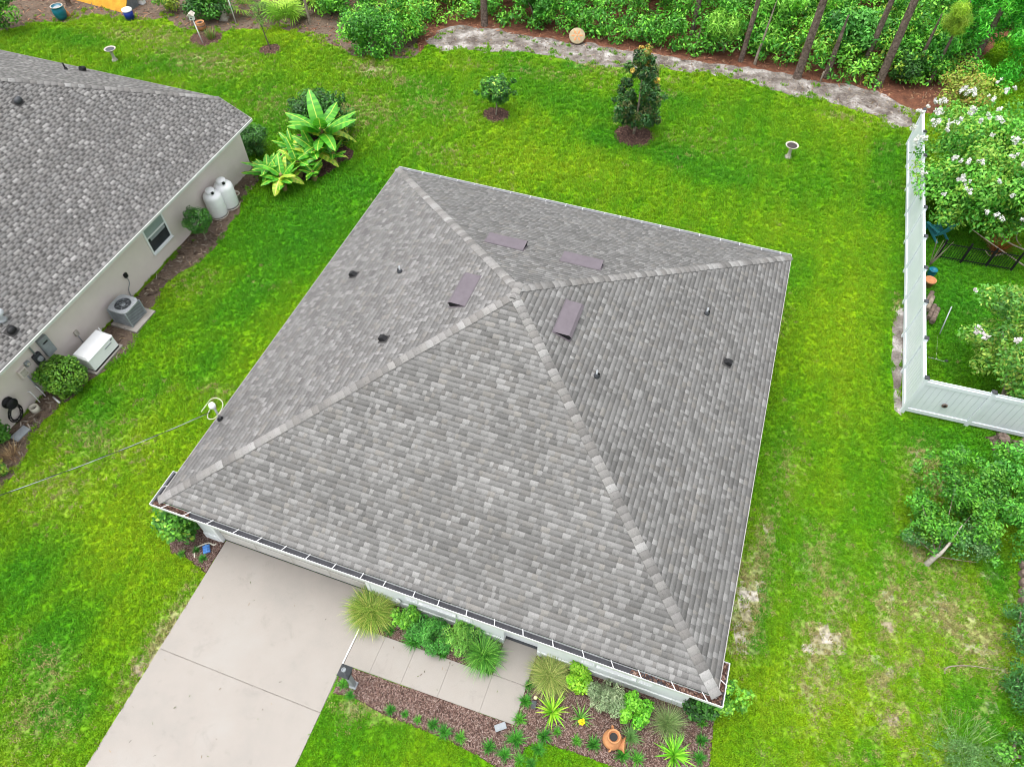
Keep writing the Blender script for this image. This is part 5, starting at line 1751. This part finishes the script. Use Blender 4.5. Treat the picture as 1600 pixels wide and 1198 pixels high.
x, y = g(109, 27)
t = thing('clay_shard', 'orange clay ornament leaning beside the teal pot', 'ornament', (x, y, .0), R(20))
MB().tube([(0, 0, .0), (-.03, .03, .25), (-.1, .06, .48)], [.11, .09, .05], 10).build('body', M['terracotta'], t)
x, y = g(204, 30)
t = thing('cooler', 'blue drum cooler with a white lid beside the ochre panel', 'cooler', (x, y, 0))
MB().lathe([(0, 0), (.24, 0), (.27, .5), (0, .5)], 22).build('body', M['blue'], t)
MB().lathe([(.28, .49), (.28, .56), (.2, .6), (0, .6)], 22).build('lid', M['white'], t)
# tilted ochre sheet and pale board (lean-to) at the top edge
a, b = g3(122, 2), g3(196, 22)
u = (b - a).normalized()
nn = Vector((-u.y, u.x, 0))
t = thing('lean_to', 'ochre yellow sheet leaning over stored things at the top edge', 'lean-to', a)
A0 = b - a
back = nn * 1.1 + Vector((0, 0, 1.45))
MB().add([-u * 1.3, A0, A0 + back, -u * 1.3 + back, -u * 1.3 - Vector((0, 0, .0)) + nn * .04, A0 + nn * .04, A0 + back + nn * .04, -u * 1.3 + back + nn * .04], [(0, 1, 2, 3), (7, 6, 5, 4), (0, 4, 5, 1), (1, 5, 6, 2), (2, 6, 7, 3), (3, 7, 4, 0)]).build('sheet', M['ochre'], t)
for k in (.15, .55, .9):
    q = A0 * k
    MB().tube([q + back * .98 + nn * .02, q + back * .0 + nn * 1.1], .05, 8).build('prop', M['bark'], t)
MB().add([A0 + u * .02 + nn * .02, A0 + u * .02 + nn * 1.1, A0 + u * .02 + back], [(0, 1, 2), (2, 1, 0)]).build('side_board', M['grey'], t)
for (px, py, s, lab) in [(207, 2, (.5, .4, .9), 'pale grey storage bin right of the ochre sheet'), (222, 6, (.4, .3, .25), 'small white box on the ground right of the grey bin')]:
    x, y = g(px, py)
    t = thing('storage_bin', lab, 'storage bin', (x, y, 0), R(-20))
    MB().box((0, 0, s[2] / 2), s).build('body', M['grey' if s[2] > .5 else 'white'], t, bevel=.02)
    MB().box((0, 0, s[2] + .02), (s[0] + .05, s[1] + .05, .05)).build('lid', M['cast'], t, bevel=.01)

# rear left shrubs
def big_bush(px, py, R_, zc, n, leaf, pal, label, name='leafy_bush', k=40, r=.4, asp=.5, stems=3, **kw):
    x, y = g(px, py)
    t = thing(name, label, 'bush', (x, y, 0))
    cloud('foliage', clumps((0, 0, zc), R_, k, r), n, leaf, pal, t, aspect=asp, **kw)
    for q in range(stems):
        a = q * 2.1 + px
        limb('stem', [(0, 0, 0), (.2 * math.cos(a), .2 * math.sin(a), zc * .6), (R_[0] * .5 * math.cos(a), R_[1] * .5 * math.sin(a), zc * 1.1)], [.05, .035, .015], t, 'bark_pale')
    return t


big_bush(12, 48, (1.3, 1.2, .9), 1.6, 2600, .18, G_MID + G_LITE[:1], 'green bush on thin forked stems in the top left corner', k=26, r=.4)
big_bush(335, 30, (1.5, 1.1, .9), 1.0, 4800, .16, G_DARK + G_MID[:2], 'dark green bush behind the bird feeder', k=40)
big_bush(268, 18, (.7, .6, .55), .7, 1200, .2, G_YEL + G_MID[:2], 'yellowish green shrub left of the dark bush', asp=.3, k=16, r=.3)
big_bush(585, 82, (1.6, 1.25, 1.1), 1.2, 8000, .15, G_WOOD[:4] + G_MID[:1], 'large rounded bush jutting out onto the back lawn', k=70, r=.42, name='jutting_bush')
big_bush(640, 60, (1.2, 1.2, 1.1), 1.3, 5200, .14, G_WOOD + G_YEL[1:2], 'tall bush at the near end of the sand path', k=50, r=.38, name='jutting_bush')
big_bush(1408, 128, (1.0, .9, .9), 1.1, 3000, .14, G_DARK, 'dark bush at the end of the sand path by the fence', k=24, r=.34)

big_bush(1446, 122, (.9, .8, .9), 1.3, 3400, .15, P_((58, 140, 44), (76, 160, 54), (46, 116, 38)), 'mid green bush in front of the cedar at the end of the path', k=30, r=.34)
big_bush(1392, 104, (1.0, .8, .9), 1.4, 3400, .17, G_WOOD[:4], 'green bush behind the leaning pine nearest the fence', k=30, r=.36)


def palmetto(px, py, label, n=9, L=.95):
    x, y = g(px, py)
    t = thing('palmetto', label, 'palm', (x, y, 0), 0, 'palmettos at the edge of the woods')
    V, F, Cc = [], [], []
    pal = np.array(P_((120, 170, 56), (146, 188, 70), (96, 150, 50)))
    for i in range(n):
        a = i * 2.4 + RNG.uniform(-.3, .3)
        el = RNG.uniform(.25, 1.1)
        st = np.array([math.cos(a) * math.cos(el), math.sin(a) * math.cos(el), math.sin(el)])
        hub = st * RNG.uniform(.55, .95)
        c = pal[RNG.integers(0, 3)]
        w = np.cross(st, [0, 0, 1.0])
        w /= np.linalg.norm(w)
        up_ = np.cross(w, st)
        for j in range(17):
            an = (j - 8) / 8 * 1.9
            d = st * math.cos(an) + w * math.sin(an)
            l = L * (.6 + .4 * math.cos(an * .6)) * RNG.uniform(.85, 1.1)
            sd = (w * math.cos(an) - st * math.sin(an)) * .042
            m_ = hub + d * l * .6 + up_ * .05
            e_ = hub + d * l - np.array([0, 0, .16]) * l
            k = len(V)
            V += [tuple(hub), tuple(m_ - sd), tuple(e_), tuple(m_ + sd)]
            F.append((k, k + 1, k + 2, k + 3))
            Cc.append(c * RNG.uniform(.8, 1.2))
        k = len(V)
        V += [(0, 0, .05), tuple(w * .02), tuple(hub), tuple(-w * .02)]
        F.append((k, k + 1, k + 2, k + 3))
        Cc.append(c * .8)
    mesh_np('frond', V, F, M['leaf'], t, np.array(Cc))
    return t


palmetto(446, 36, 'bright saw palmetto at the edge of the clearing right of the sapling', 12, 1.1)
palmetto(394, 16, 'saw palmetto left of the sapling near the top edge', 9, 1.0)
palmetto(472, 18, 'saw palmetto behind the bright palmetto', 8, .9)

# ================================================================ woods behind
def pine(px, py, r, label, lean=(0, 0), h=13.5, crown=True, mat='bark', name='pine_tree'):
    x, y = g(px, py)
    t = thing(name, label, 'tree', (x, y, 0), 0, 'tree trunks at the edge of the woods')
    lx_, ly_ = lean
    limb('trunk', [(0, 0, -.05), (lx_ * .05, ly_ * .05, .6), (lx_ * .3, ly_ * .3, h * .33), (lx_ * .65, ly_ * .65, h * .66), (lx_, ly_, h)], [r * 1.25, r * 1.02, r * .85, r * .6, r * .15], t, mat, 12)
    if crown:
        E = []
        for k in range(10):
            a = k * 2.4
            z = h * (.68 + .033 * k)
            q = (1.9 - .13 * k) * random.uniform(.7, 1.1)
            bx, by = lx_ * z / h, ly_ * z / h
            limb('branch', [(bx, by, z - .4), (bx + q * .6 * math.cos(a), by + q * .6 * math.sin(a), z), (bx + q * math.cos(a), by + q * math.sin(a), z + .3)], [.05, .035, .015], t, mat, 6)
            E += clumps((bx + q * math.cos(a), by + q * math.sin(a), z + .3), (.5, .5, .3), 3, .32)
        cloud('crown', E, 2600, .28, P_((84, 130, 56), (104, 150, 66), (70, 112, 50)), t, shell=.05, aspect=.05, up=.2)
    return t


pine(757, 40, .19, 'grey pine trunk standing alone by the near end of the sand path')
pine(1245, 122, .2, 'thickest leaning pine trunk at the sand path', lean=(.25, .2))
pine(1371, 135, .2, 'leaning pine trunk nearest the white fence', lean=(.2, .4))
pine(1344, 116, .15, 'pine trunk just behind and left of the one by the fence', lean=(.4, .2))
pine(1157, 96, .13, 'slender pine trunk leaning right beside the thin stem', lean=(.5, .2))
pine(1081, 60, .15, 'grey trunk half hidden by the undergrowth right of the magnolia', lean=(-.1, .2))
pine(1090, 28, .13, 'trunk at the top edge deep in the woods right of the magnolia')
pine(1290, 121, .16, 'short dark trunk stub between two leaning pines', h=3.2, crown=False, name='bare_tree')
pine(1179, 101, .07, 'thin bare stem right of the slender pine', lean=(.3, .2), h=3.4, crown=False, mat='bark_pale', name='bare_tree')
pine(485, 38, .07, 'thin grey trunk rising between the palmettos and the jutting bush', lean=(-.3, .2), h=9, crown=False, mat='bark_pale', name='bare_tree')
pine(1422, 128, .12, 'dark trunk in the shade left of the cedar', h=3.5, crown=False, name='bare_tree')
pine(108, 8, .14, 'pale trunk foot at the top edge left of the ochre sheet', h=12)
for (px, py, lab) in [(1085, 82, 'thin bare stem in the undergrowth nearest the magnolia'), (1108, 78, 'thin bare stem in the undergrowth under the bright drooping foliage'), (1281, 129, 'pale broken stem stub at the sand path')]:
    pine(px, py, .035, lab, lean=(.15, .15), h=1.6 if px != 1281 else .7, crown=False, mat='bark_pale', name='bare_sapling')

# one mass of undergrowth along the back, with gaps and lighter patches
E, = [[]]
pal_by = []
xs = RNG.uniform(-34, 40, 17000)
ys = RNG.uniform(34, 58, 17000)
sd = np.minimum(sdist(xs, ys, WOODFLOOR), sdist(xs, ys, WOOD2))
nn_ = fbm(xs * .45, ys * .45, 51)
ok = (sd < -.75) & in_frame(xs, ys, 1.2, 160) & (nn_ > .22)
excl = np.zeros(len(xs), bool)
for (px, py, rr) in ((901, 62, .6), (757, 38, .5), (1245, 120, .55), (1371, 130, .5), (1157, 92, .35), (1290, 118, .35)):
    cx, cy = g(px, py)
    excl |= np.hypot(xs - cx, ys - cy) < rr
    excl |= (np.abs(xs - cx - (cy - ys) * -.2) < rr * .5) & (ys < cy + .1) & (ys > cy - 2.5)
ok &= ~excl
xs, ys, nn_, sd = xs[ok], ys[ok], nn_[ok], sd[ok]
und = []
for i in range(len(xs)):
    depth = min(3.0, -sd[i] - .5)
    top = (.95 + .8 * depth) * (.55 + .9 * nn_[i])
    z = RNG.uniform(.15, 1) * top
    s = RNG.uniform(.25, .6)
    und.append((xs[i], ys[i], z, s, s, s * .85))
und = np.array(und)
half = fbm(und[:, 0] * .3, und[:, 1] * .3, 71)
for nm, selm, pal, leaf, asp in (('undergrowth', half < .47, G_WOOD[:4] + G_MID[:2], .19, .45), ('undergrowth', (half >= .47) & (half < .56), G_WOOD + G_LITE[:2], .24, .32), ('undergrowth', half >= .56, G_WOOD[2:] + G_YEL[1:2], .17, .55)):
    E = und[selm]
    if len(E):
        o = cloud(nm, E, int(len(E) * 46), leaf, pal, None, shell=.35, aspect=asp, up=.5, floor=.05)
        o['kind'] = 'stuff'
        tag(o, 'dense mixed green undergrowth filling the woods along the back', 'undergrowth')
V_ = []
tw = MB()
for i in range(90):
    k = RNG.integers(0, len(und))
    a = RNG.uniform(0, 6.28)
    p = Vector((und[k, 0], und[k, 1] - .2, .05))
    q = p + Vector((math.cos(a) * .5, math.sin(a) * .5 - .2, RNG.uniform(.5, 1.7)))
    tw.tube([p, (p + q) / 2 + Vector((.08, .0, .05)), q], [.018, .013, .006], 5)
o = tw.build('bare_twigs', M['bark_pale'], None)
o['kind'] = 'stuff'

# brighter tree crowns that stand out of the undergrowth
big_bush(1190, 66, (1.5, 1.2, 1.0), 2.0, 5200, .3, P_((112, 184, 70), (132, 200, 84), (90, 160, 60)), 'bright leafy young tree between the slender and the thickest pine', name='young_tree', k=44, r=.4, asp=.2, up=.8)
big_bush(1130, 82, (1.1, .9, .8), 1.5, 3000, .3, P_((120, 190, 66), (98, 170, 56), (140, 200, 84)), 'bright drooping foliage right of the magnolia', name='young_tree', k=30, r=.36, asp=.16, droop=1.2)
big_bush(1320, 100, (1.6, 1.1, 1.1), 1.8, 5600, .22, P_((62, 138, 56), (82, 158, 68), (52, 118, 50), (100, 176, 80)), 'green leafy young tree between the two groups of pine trunks', name='young_tree', k=50, r=.42, asp=.45)
big_bush(835, 38, (1.4, 1.0, 1.1), 1.5, 4800, .2, P_((72, 150, 54), (94, 172, 66), (58, 126, 46)), 'bright green bush left of the stone disc at the path', k=46, r=.38)
x, y = g(1505, 112)
t = thing('cedar_tree', 'dense bright green cedar at the top right corner', 'tree', (x + .3, y, 0))
limb('trunk', [(0, 0, 0), (0, 0, 2.5), (0, 0, 5.5)], [.18, .13, .04], t)
E = []
for i in range(190):
    z = RNG.uniform(.3, 5.8)
    rr = 3.0 * (1 - z / 8.5)
    a = RNG.uniform(0, 6.28)
    q = rr * RNG.uniform(.55, 1.05)
    E.append((q * math.cos(a) * 1.15, q * math.sin(a), z, .42, .42, .5))
cloud('crown', E, 21000, .2, P_((62, 168, 44), (82, 188, 54), (46, 140, 38), (100, 200, 66)), t, shell=.3, aspect=.28, up=.35)
x, y = g(1590, 105)
t = thing('cedar_tree', 'second dense cedar cut by the right edge behind the white blossom tree', 'tree', (x + 2.0, y, 0))
limb('trunk', [(0, 0, 0), (0, 0, 2.5), (0, 0, 5.0)], [.18, .13, .04], t)
E = [((2.9 * (1 - z / 7.5)) * q * math.cos(a), (2.9 * (1 - z / 7.5)) * q * math.sin(a), z, .42, .42, .5) for z, a, q in zip(RNG.uniform(.4, 5.4, 120), RNG.uniform(0, 6.28, 120), RNG.uniform(.5, 1.05, 120))]
cloud('crown', E, 11000, .2, P_((60, 160, 44), (78, 180, 54), (46, 132, 38)), t, shell=.3, aspect=.28, up=.35)
# pine bough hanging into the picture
x, y = g(1462, 150)
t = thing('pine_tree', 'young pine with long yellow green needles left of the cedar', 'tree', (x - .1, y + .9, 0))
limb('trunk', [(0, 0, 0), (.05, .05, 2.2), (.1, .1, 4.2)], [.1, .07, .03], t)
E = clumps((-.15, .0, 3.4), (.5, .45, .75), 24, .3)
cloud('needles', E, 5200, .42, P_((134, 176, 52), (156, 192, 70), (108, 156, 46)), t, shell=.02, aspect=.035, up=.1, droop=.6)

# ================================================================ the white fence
f0, f1, f2 = Vector((13.36, 14.03, 0)), Vector((18.55, 29.2, 0)), Vector((19.2, 12.3, 0))
fence_caps = []


def fence(a, b, label, npan, first_post):
    t = thing('vinyl_fence', label, 'fence', a)
    d = (b - a)
    L = d.length
    u = d / L
    rz = math.atan2(u.y, u.x)
    st = L / npan
    for k in range(npan + 1):
        if k == 0 and not first_post:
            continue
        p = u * st * k
        po = MB().box((p.x, p.y, .93), (.127, .127, 1.9), rz).build('post', M['vinyl'], t, bevel=.006)
        if k % 1 == 0:
            cp = MB()
            hw = .075
            cp.box((p.x, p.y, 1.895), (.15, .15, .03), rz)
            c_, s_ = math.cos(rz), math.sin(rz)
            q = [Vector((sx * hw, sy * hw, 0)) for sx, sy in ((-1, -1), (1, -1), (1, 1), (-1, 1))]
            q = [Vector((v_.x * c_ - v_.y * s_ + p.x, v_.x * s_ + v_.y * c_ + p.y, 1.91)) for v_ in q]
            cp.add(q + [Vector((p.x, p.y, 1.975))], [(0, 1, 4), (1, 2, 4), (2, 3, 4), (3, 0, 4)])
            cp.build('post_cap', M['darkgrey'], po)
    nv = Vector((-u.y, u.x, 0))
    for k in range(npan):
        c = u * st * (k + .5)
        for (z, h) in ((.2, .16), (1.66, .16)):
            MB().box((c.x, c.y, z), (st - .128, .085, h), rz).build('rail', M['vinyl'], t, bevel=.004)
        nb_ = 10
        bw = (st - .13) / nb_
        for j in range(nb_):
            q = c + u * (-(st - .13) / 2 + bw * (j + .5))
            MB().box((q.x, q.y, .95), (bw - .008, .024, 1.75), rz).build('board', M['vinyl'], t)
    return t


fence(f0, f1, 'long white vinyl privacy fence running back along the right side of the lawn', 9, True)
ff = fence(f0, f2, 'short white vinyl fence turning right from the corner towards the right edge', 3, False)
x, y = g(1463, 630, .5)
dv = (f2 - f0).normalized()
q = Vector((f0.x, f0.y, 0)) + dv * 1.02
nvv = Vector((dv.y, -dv.x, 0))
t = thing('fence_fitting', 'small round dark fitting on the white fence near its corner', 'fitting', q + nvv * .04 + Vector((0, 0, .8)), math.atan2(dv.y, dv.x))
MB().lathe([(.0, .0), (.09, .0), (.09, .03), (.06, .05), (.055, .03), (0, .03)], 18, M=Matrix.Rotation(R(90), 3, 'X')).build('ring', M['log'], t)
MB().lathe([(0, .035), (.05, .035)], 14, M=Matrix.Rotation(R(90), 3, 'X')).build('hub', M['black'], t)

# ================================================================ right hand yard behind the fence
def chair(px, py, rz, label):
    x, y = g(px, py)
    t = thing('garden_chair', label, 'chair', (x, y, 0), rz)
    for k in range(5):
        MB().box((0, -.2 + k * .11, .36 - .02 * k), (.52, .1, .022)).build('seat_slat', M['turquoise'], t)
        MB().box((-.22 + k * .11, .36 + .1, .72), (.1, .022, .75), M=Matrix.Rotation(R(-22), 3, 'X')).build('back_slat', M['turquoise'], t)
    for s in (-1, 1):
        MB().box((s * .33, .02, .56), (.13, .72, .025)).build('armrest', M['turquoise'], t)
        MB().box((s * .3, -.28, .28), (.05, .09, .55)).build('leg', M['turquoise'], t)
        MB().box((s * .27, .12, .24), (.03, .85, .1), M=Matrix.Rotation(R(-22), 3, 'X')).build('leg', M['turquoise'], t)
    return t


chair(1458, 368, R(200), 'turquoise wooden garden chair behind the white fence')
a, b = g3(1462, 404), g3(1578, 424)
t = thing('picket_fence', 'low black metal picket fence crossing the yard behind the white fence', 'fence', a)
d = b - a
L = d.length
u = d / L
rz = math.atan2(u.y, u.x)
for k in range(4):
    p = u * L * k / 3
    MB().box((p.x, p.y, .5), (.06, .06, 1.0), rz).build('post', M['black'], t)
for k in range(30):
    p = u * L * (k + .5) / 30
    MB().box((p.x, p.y, .44), (.016, .016, .84), rz).build('picket', M['black'], t)
for z in (.14, .8):
    p = u * L * .5
    MB().box((p.x, p.y, z), (L, .026, .03), rz).build('rail', M['black'], t)
p0, p1 = g3(1468, 522, .35), g3(1487, 479, .75)
o = MB().tube([g3(1468, 522, .04), p1], .02, 8).build('clothes_pole', M['steel'], None)
tag(o, 'silver pole leaning over the grass behind the fence', 'pole')
o = MB().tube([g3(1450, 558, .02), g3(1463, 561, .03), g3(1480, 566, .05)], .014, 6).build('sprinkler_pipe', M['steel'], None)
tag(o, 'thin grey sprinkler pipe on the grass near the fence corner', 'pipe')
MB().tube([g3(1463, 561, .04), g3(1465, 525, .03)], .006, 5).build('hose', M['cream'], o)
MB().lathe([(0, 0), (.06, .0), (.06, .05), (.02, .09), (0, .1)], 10, c=g3(1478, 565, .03)).build('head', M['darkgrey'], o)
for i, (px, py, lab, mt) in enumerate([(1451, 470, 'weathered log lying along the inside of the white fence', 'log'), (1454, 492, 'dark split log in the woodpile inside the fence', 'log'), (1450, 480, 'grey log in the woodpile inside the fence', 'bark_pale'), (1457, 500, 'short log at the near end of the woodpile inside the fence', 'log')]):
    x, y = g(px, py)
    o = MB().tube([Vector((x - .25, y - .32, .1 + .05 * i)), Vector((x + .2, y + .34, .12 + .05 * i))], [.1, .09], 10).build('firewood_log', M[mt], None)
    tag(o, lab, 'log', 'firewood behind the fence')
x, y = g(1448, 447)
t = thing('clay_pot', 'orange clay pot behind the white fence above the woodpile', 'plant pot', (x, y, 0))
MB().lathe([(0, 0), (.14, 0), (.2, .3), (.22, .3), (.22, .36), (.19, .36), (.17, .3), (0, .28)], 18).build('pot', M['terracotta'], t)
x, y = g(1452, 432)
t = thing('glazed_pot', 'small teal pot behind the white fence beside the clay pot', 'plant pot', (x, y, 0))
MB().lathe([(0, 0), (.11, 0), (.16, .22), (.15, .36), (.17, .38), (.13, .38), (0, .32)], 18).build('pot', M['teal'], t)
x, y = g(1452, 415)
t = thing('bare_shrub', 'leafless pale shrub growing behind the white fence', 'shrub', (x, y, 0))
for k in range(6):
    a = k * 1.05
    limb('branch', [(0, 0, 0), (.12 * math.cos(a), .12 * math.sin(a), .5), (.3 * math.cos(a), .3 * math.sin(a), 1.0 + .1 * k)], [.02, .014, .005], t, 'bark_pale', 6)


def crape(base, cen, R_, zc, n, k, label, flowers, pal, flower_col, leaf=.14, r=.5, inner=.35):
    """multi stemmed blossom tree with flower panicles on the outside of the crown"""
    x, y = base
    t = thing('crape_myrtle', label, 'tree', (x, y, 0))
    off = (cen[0] - x, cen[1] - y)
    for q in range(5):
        a = q * 1.26
        limb('trunk', [(.06 * math.cos(a), .06 * math.sin(a), 0), (off[0] * .4 + .3 * math.cos(a), off[1] * .4 + .3 * math.sin(a), zc * .55), (off[0] + R_[0] * .5 * math.cos(a), off[1] + R_[1] * .5 * math.sin(a), zc * 1.1)], [.06, .045, .015], t, 'bark_pale', 8)
    E = clumps((off[0], off[1], zc), R_, k, r, inner=inner)
    cloud('crown', E, n, leaf, pal, t, shell=.35, aspect=.5, up=.5)
    for i in range(flowers):
        for _ in range(30):
            d = Vector(RNG.normal(0, 1, 3)).normalized()
            if d.z > -.05 and d.y < .75:
                break
        c = (off[0] + d.x * R_[0] * 1.12, off[1] + d.y * R_[1] * 1.12, zc + d.z * R_[2] * 1.2 + .25)
        fs = RNG.uniform(.55, 1.35)
        fe = [(c[0] + RNG.normal(0, .07) * fs, c[1] + RNG.normal(0, .07) * fs, c[2] + RNG.normal(0, .06) * fs, .07 * fs, .07 * fs, .08 * fs) for _ in range(4)]
        cloud('blossom', fe, int(90 * fs), .06, flower_col, t, shell=.5, aspect=.9, up=.5, jit=.06)
    return t


WHITE_F = [(.66, .66, .63), (.62, .62, .58), (.68, .67, .64)]
PINK_F = [(.64, .58, .58), (.62, .54, .56), (.66, .63, .6)]
PC = P_((74, 150, 50), (94, 170, 62), (58, 126, 42), (112, 182, 76), (124, 168, 66))
crape(g(1548, 352), g(1556, 262, 2.6), (2.9, 3.7, 2.0), 2.6, 40000, 260, 'large crape myrtle with white blossoms overhanging the white fence', 95, PC, WHITE_F, .15, .52)
crape(g(1560, 640), g(1612, 545, 2.2), (1.9, 2.6, 1.3), 2.2, 15000, 110, 'crape myrtle with pale pink blossoms at the right edge behind the fence', 18, P_((80, 144, 56), (102, 166, 70), (118, 160, 64), (64, 122, 46), (140, 168, 80)), PINK_F, .13, .38, .3)
big_bush(1492, 190, (1.3, 1.3, .9), 1.7, 4200, .14, P_((132, 162, 64), (150, 176, 78), (110, 146, 56), (164, 150, 84)), 'yellowish shrub between the cedar and the white blossom tree', k=36, r=.4)
t = thing('dead_branches', 'pale bare branches reaching out under the white blossom tree', 'branches', g3(1596, 420))
for (a, b, c) in (((1600, 415, .4), (1560, 388, .9), (1518, 358, 1.3)), ((1600, 390, .5), (1575, 378, 1.0), (1560, 360, 1.3)), ((1600, 340, .9), (1588, 370, 1.0), (1596, 385, .5)), ((1570, 396, .7), (1548, 400, .5), (1540, 392, .9))):
    o0 = g3(1596, 420)
    limb('branch', [g3(*a) - o0, g3(*b) - o0, g3(*c) - o0], [.035, .025, .01], t, 'bark_pale', 7)
x, y = g(1552, 398)
t = thing('dry_palm', 'rusty brown dead fronds under the white blossom tree', 'plant', (x, y, 0))
blades('fronds', 130, 1.1, .03, P_((150, 96, 56), (176, 120, 70), (120, 76, 48)), t, .9, .9, .15)

# ================================================================ right foreground
x, y = g(1447, 882)
t = thing('young_tree', 'sparse low tree with a short pale trunk on the right lawn', 'tree', (x, y, 0))
limb('trunk', [(0, 0, -.02), (.05, .04, .4), (.2, .12, .8), (.6, .6, 1.4)], [.085, .075, .04, .012], t, 'bark_white', 10)
for (ax_, ay_, az_) in ((1.3, .8, 1.4), (.9, 2.0, 1.5), (-.6, .4, 1.0), (1.8, 1.6, 1.3), (-.2, 1.4, 1.2), (.9, -.3, .9)):
    limb('branch', [(.1, .06, .5), (ax_ * .5, ay_ * .5, az_ * .8), (ax_, ay_, az_)], [.022, .012, .004], t, 'bark', 7)
E = clumps((1.7, 1.6, 1.2), (2.2, 2.1, .75), 120, .25, inner=.1) + clumps((.1, 1.1, .8), (1.0, 1.2, .4), 30, .2) + clumps((.45, .55, 1.15), (.5, .4, .25), 18, .2)
cloud('crown', E, 16000, .1, P_((62, 130, 38), (80, 150, 46), (50, 110, 34), (98, 162, 56)), t, shell=.25, aspect=.5)
E = clumps((1.0, .35, .8), (1.0, .5, .35), 30, .24) + clumps((-.35, .5, .6), (.45, .35, .25), 10, .2)
cloud('low_leaves', E, 2600, .09, P_((62, 116, 62), (84, 138, 84), (48, 96, 50), (100, 140, 96)), t, shell=.2, aspect=.4)
big_bush(1592, 800, (1.5, 1.7, .9), 1.2, 8000, .12, P_((72, 152, 56), (92, 172, 68), (58, 128, 48)), 'green bush at the right edge behind the sparse low tree', k=40, r=.32)
big_bush(1590, 990, (.7, 1.0, .6), .8, 3800, .09, P_((60, 116, 62), (80, 138, 80), (46, 94, 48)), 'dark fine leaved bush at the right edge below the log edging', asp=.3, k=34, r=.26)
big_bush(1588, 1085, (.8, .8, .6), .75, 3000, .1, P_((54, 112, 54), (72, 134, 68), (44, 92, 44)), 'dark bush at the right edge near the bottom corner', asp=.3, k=28, r=.26)
x, y = g(1505, 1178)
t = thing('weedy_shrub', 'grey green sprawling weed at the bottom edge right of the lawn', 'plant', (x, y, 0))
blades('foliage', 420, .42, .014, P_((104, 144, 84), (122, 158, 100), (84, 126, 68)), t, 1.5, .8, 1.0)
cloud('low_leaves', clumps((0, 0, .2), (1.1, .6, .15), 34, .18), 4200, .06, P_((92, 142, 84), (112, 156, 100), (76, 126, 64)), t, aspect=.25)
big_bush(1585, 1180, (.7, .5, .3), .3, 1600, .09, G_MID, 'bright green low plant in the bottom right corner', k=16, r=.2)
o = limb('fallen_branch', [g3(1476, 1052, .03), g3(1478, 1044, .07), g3(1490, 1040, .1), g3(1520, 1040, .08), g3(1556, 1046, .05)], [.026, .02, .016, .013, .01], None, 'bark_pale', 7)
tag(o, 'thin curved fallen branch on the right lawn', 'branch')
for k in range(5):
    x, y = g(1597, 884 + k * 14)
    o = MB().lathe([(0, .22), (.11, .22), (.125, .19), (.13, -.05)], 14, c=(x, y, 0)).build('edging_log', M['log'], None)
    tag(o, ['topmost upright log of the edging row at the right edge', 'second upright log from the top of the right edging row', 'middle upright log of the edging row at the right edge', 'fourth upright log from the top of the right edging row', 'lowest upright log of the edging row at the right edge'][k], 'log', 'log edging')
for i, (px, py, lab) in enumerate([(1560, 692, 'brown broken stump at the foot of the short white fence'), (1596, 700, 'brown stump cut by the right edge at the white fence')]):
    x, y = g(px, py)
    t = thing('tree_stump', lab, 'stump', (x, y, 0))
    MB().lathe([(.3, -.02), (.26, .08), (.2, .25), (.19, .36), (.12, .33), (0, .34)], 13, smooth=False).build('stump', M['bark'], t)
    for k in range(5):
        a = k * 1.3 + i
        MB().tube([(.15 * math.cos(a), .15 * math.sin(a), .12), (.42 * math.cos(a), .42 * math.sin(a), .0)], [.08, .04], 7).build('root', M['bark'], t)
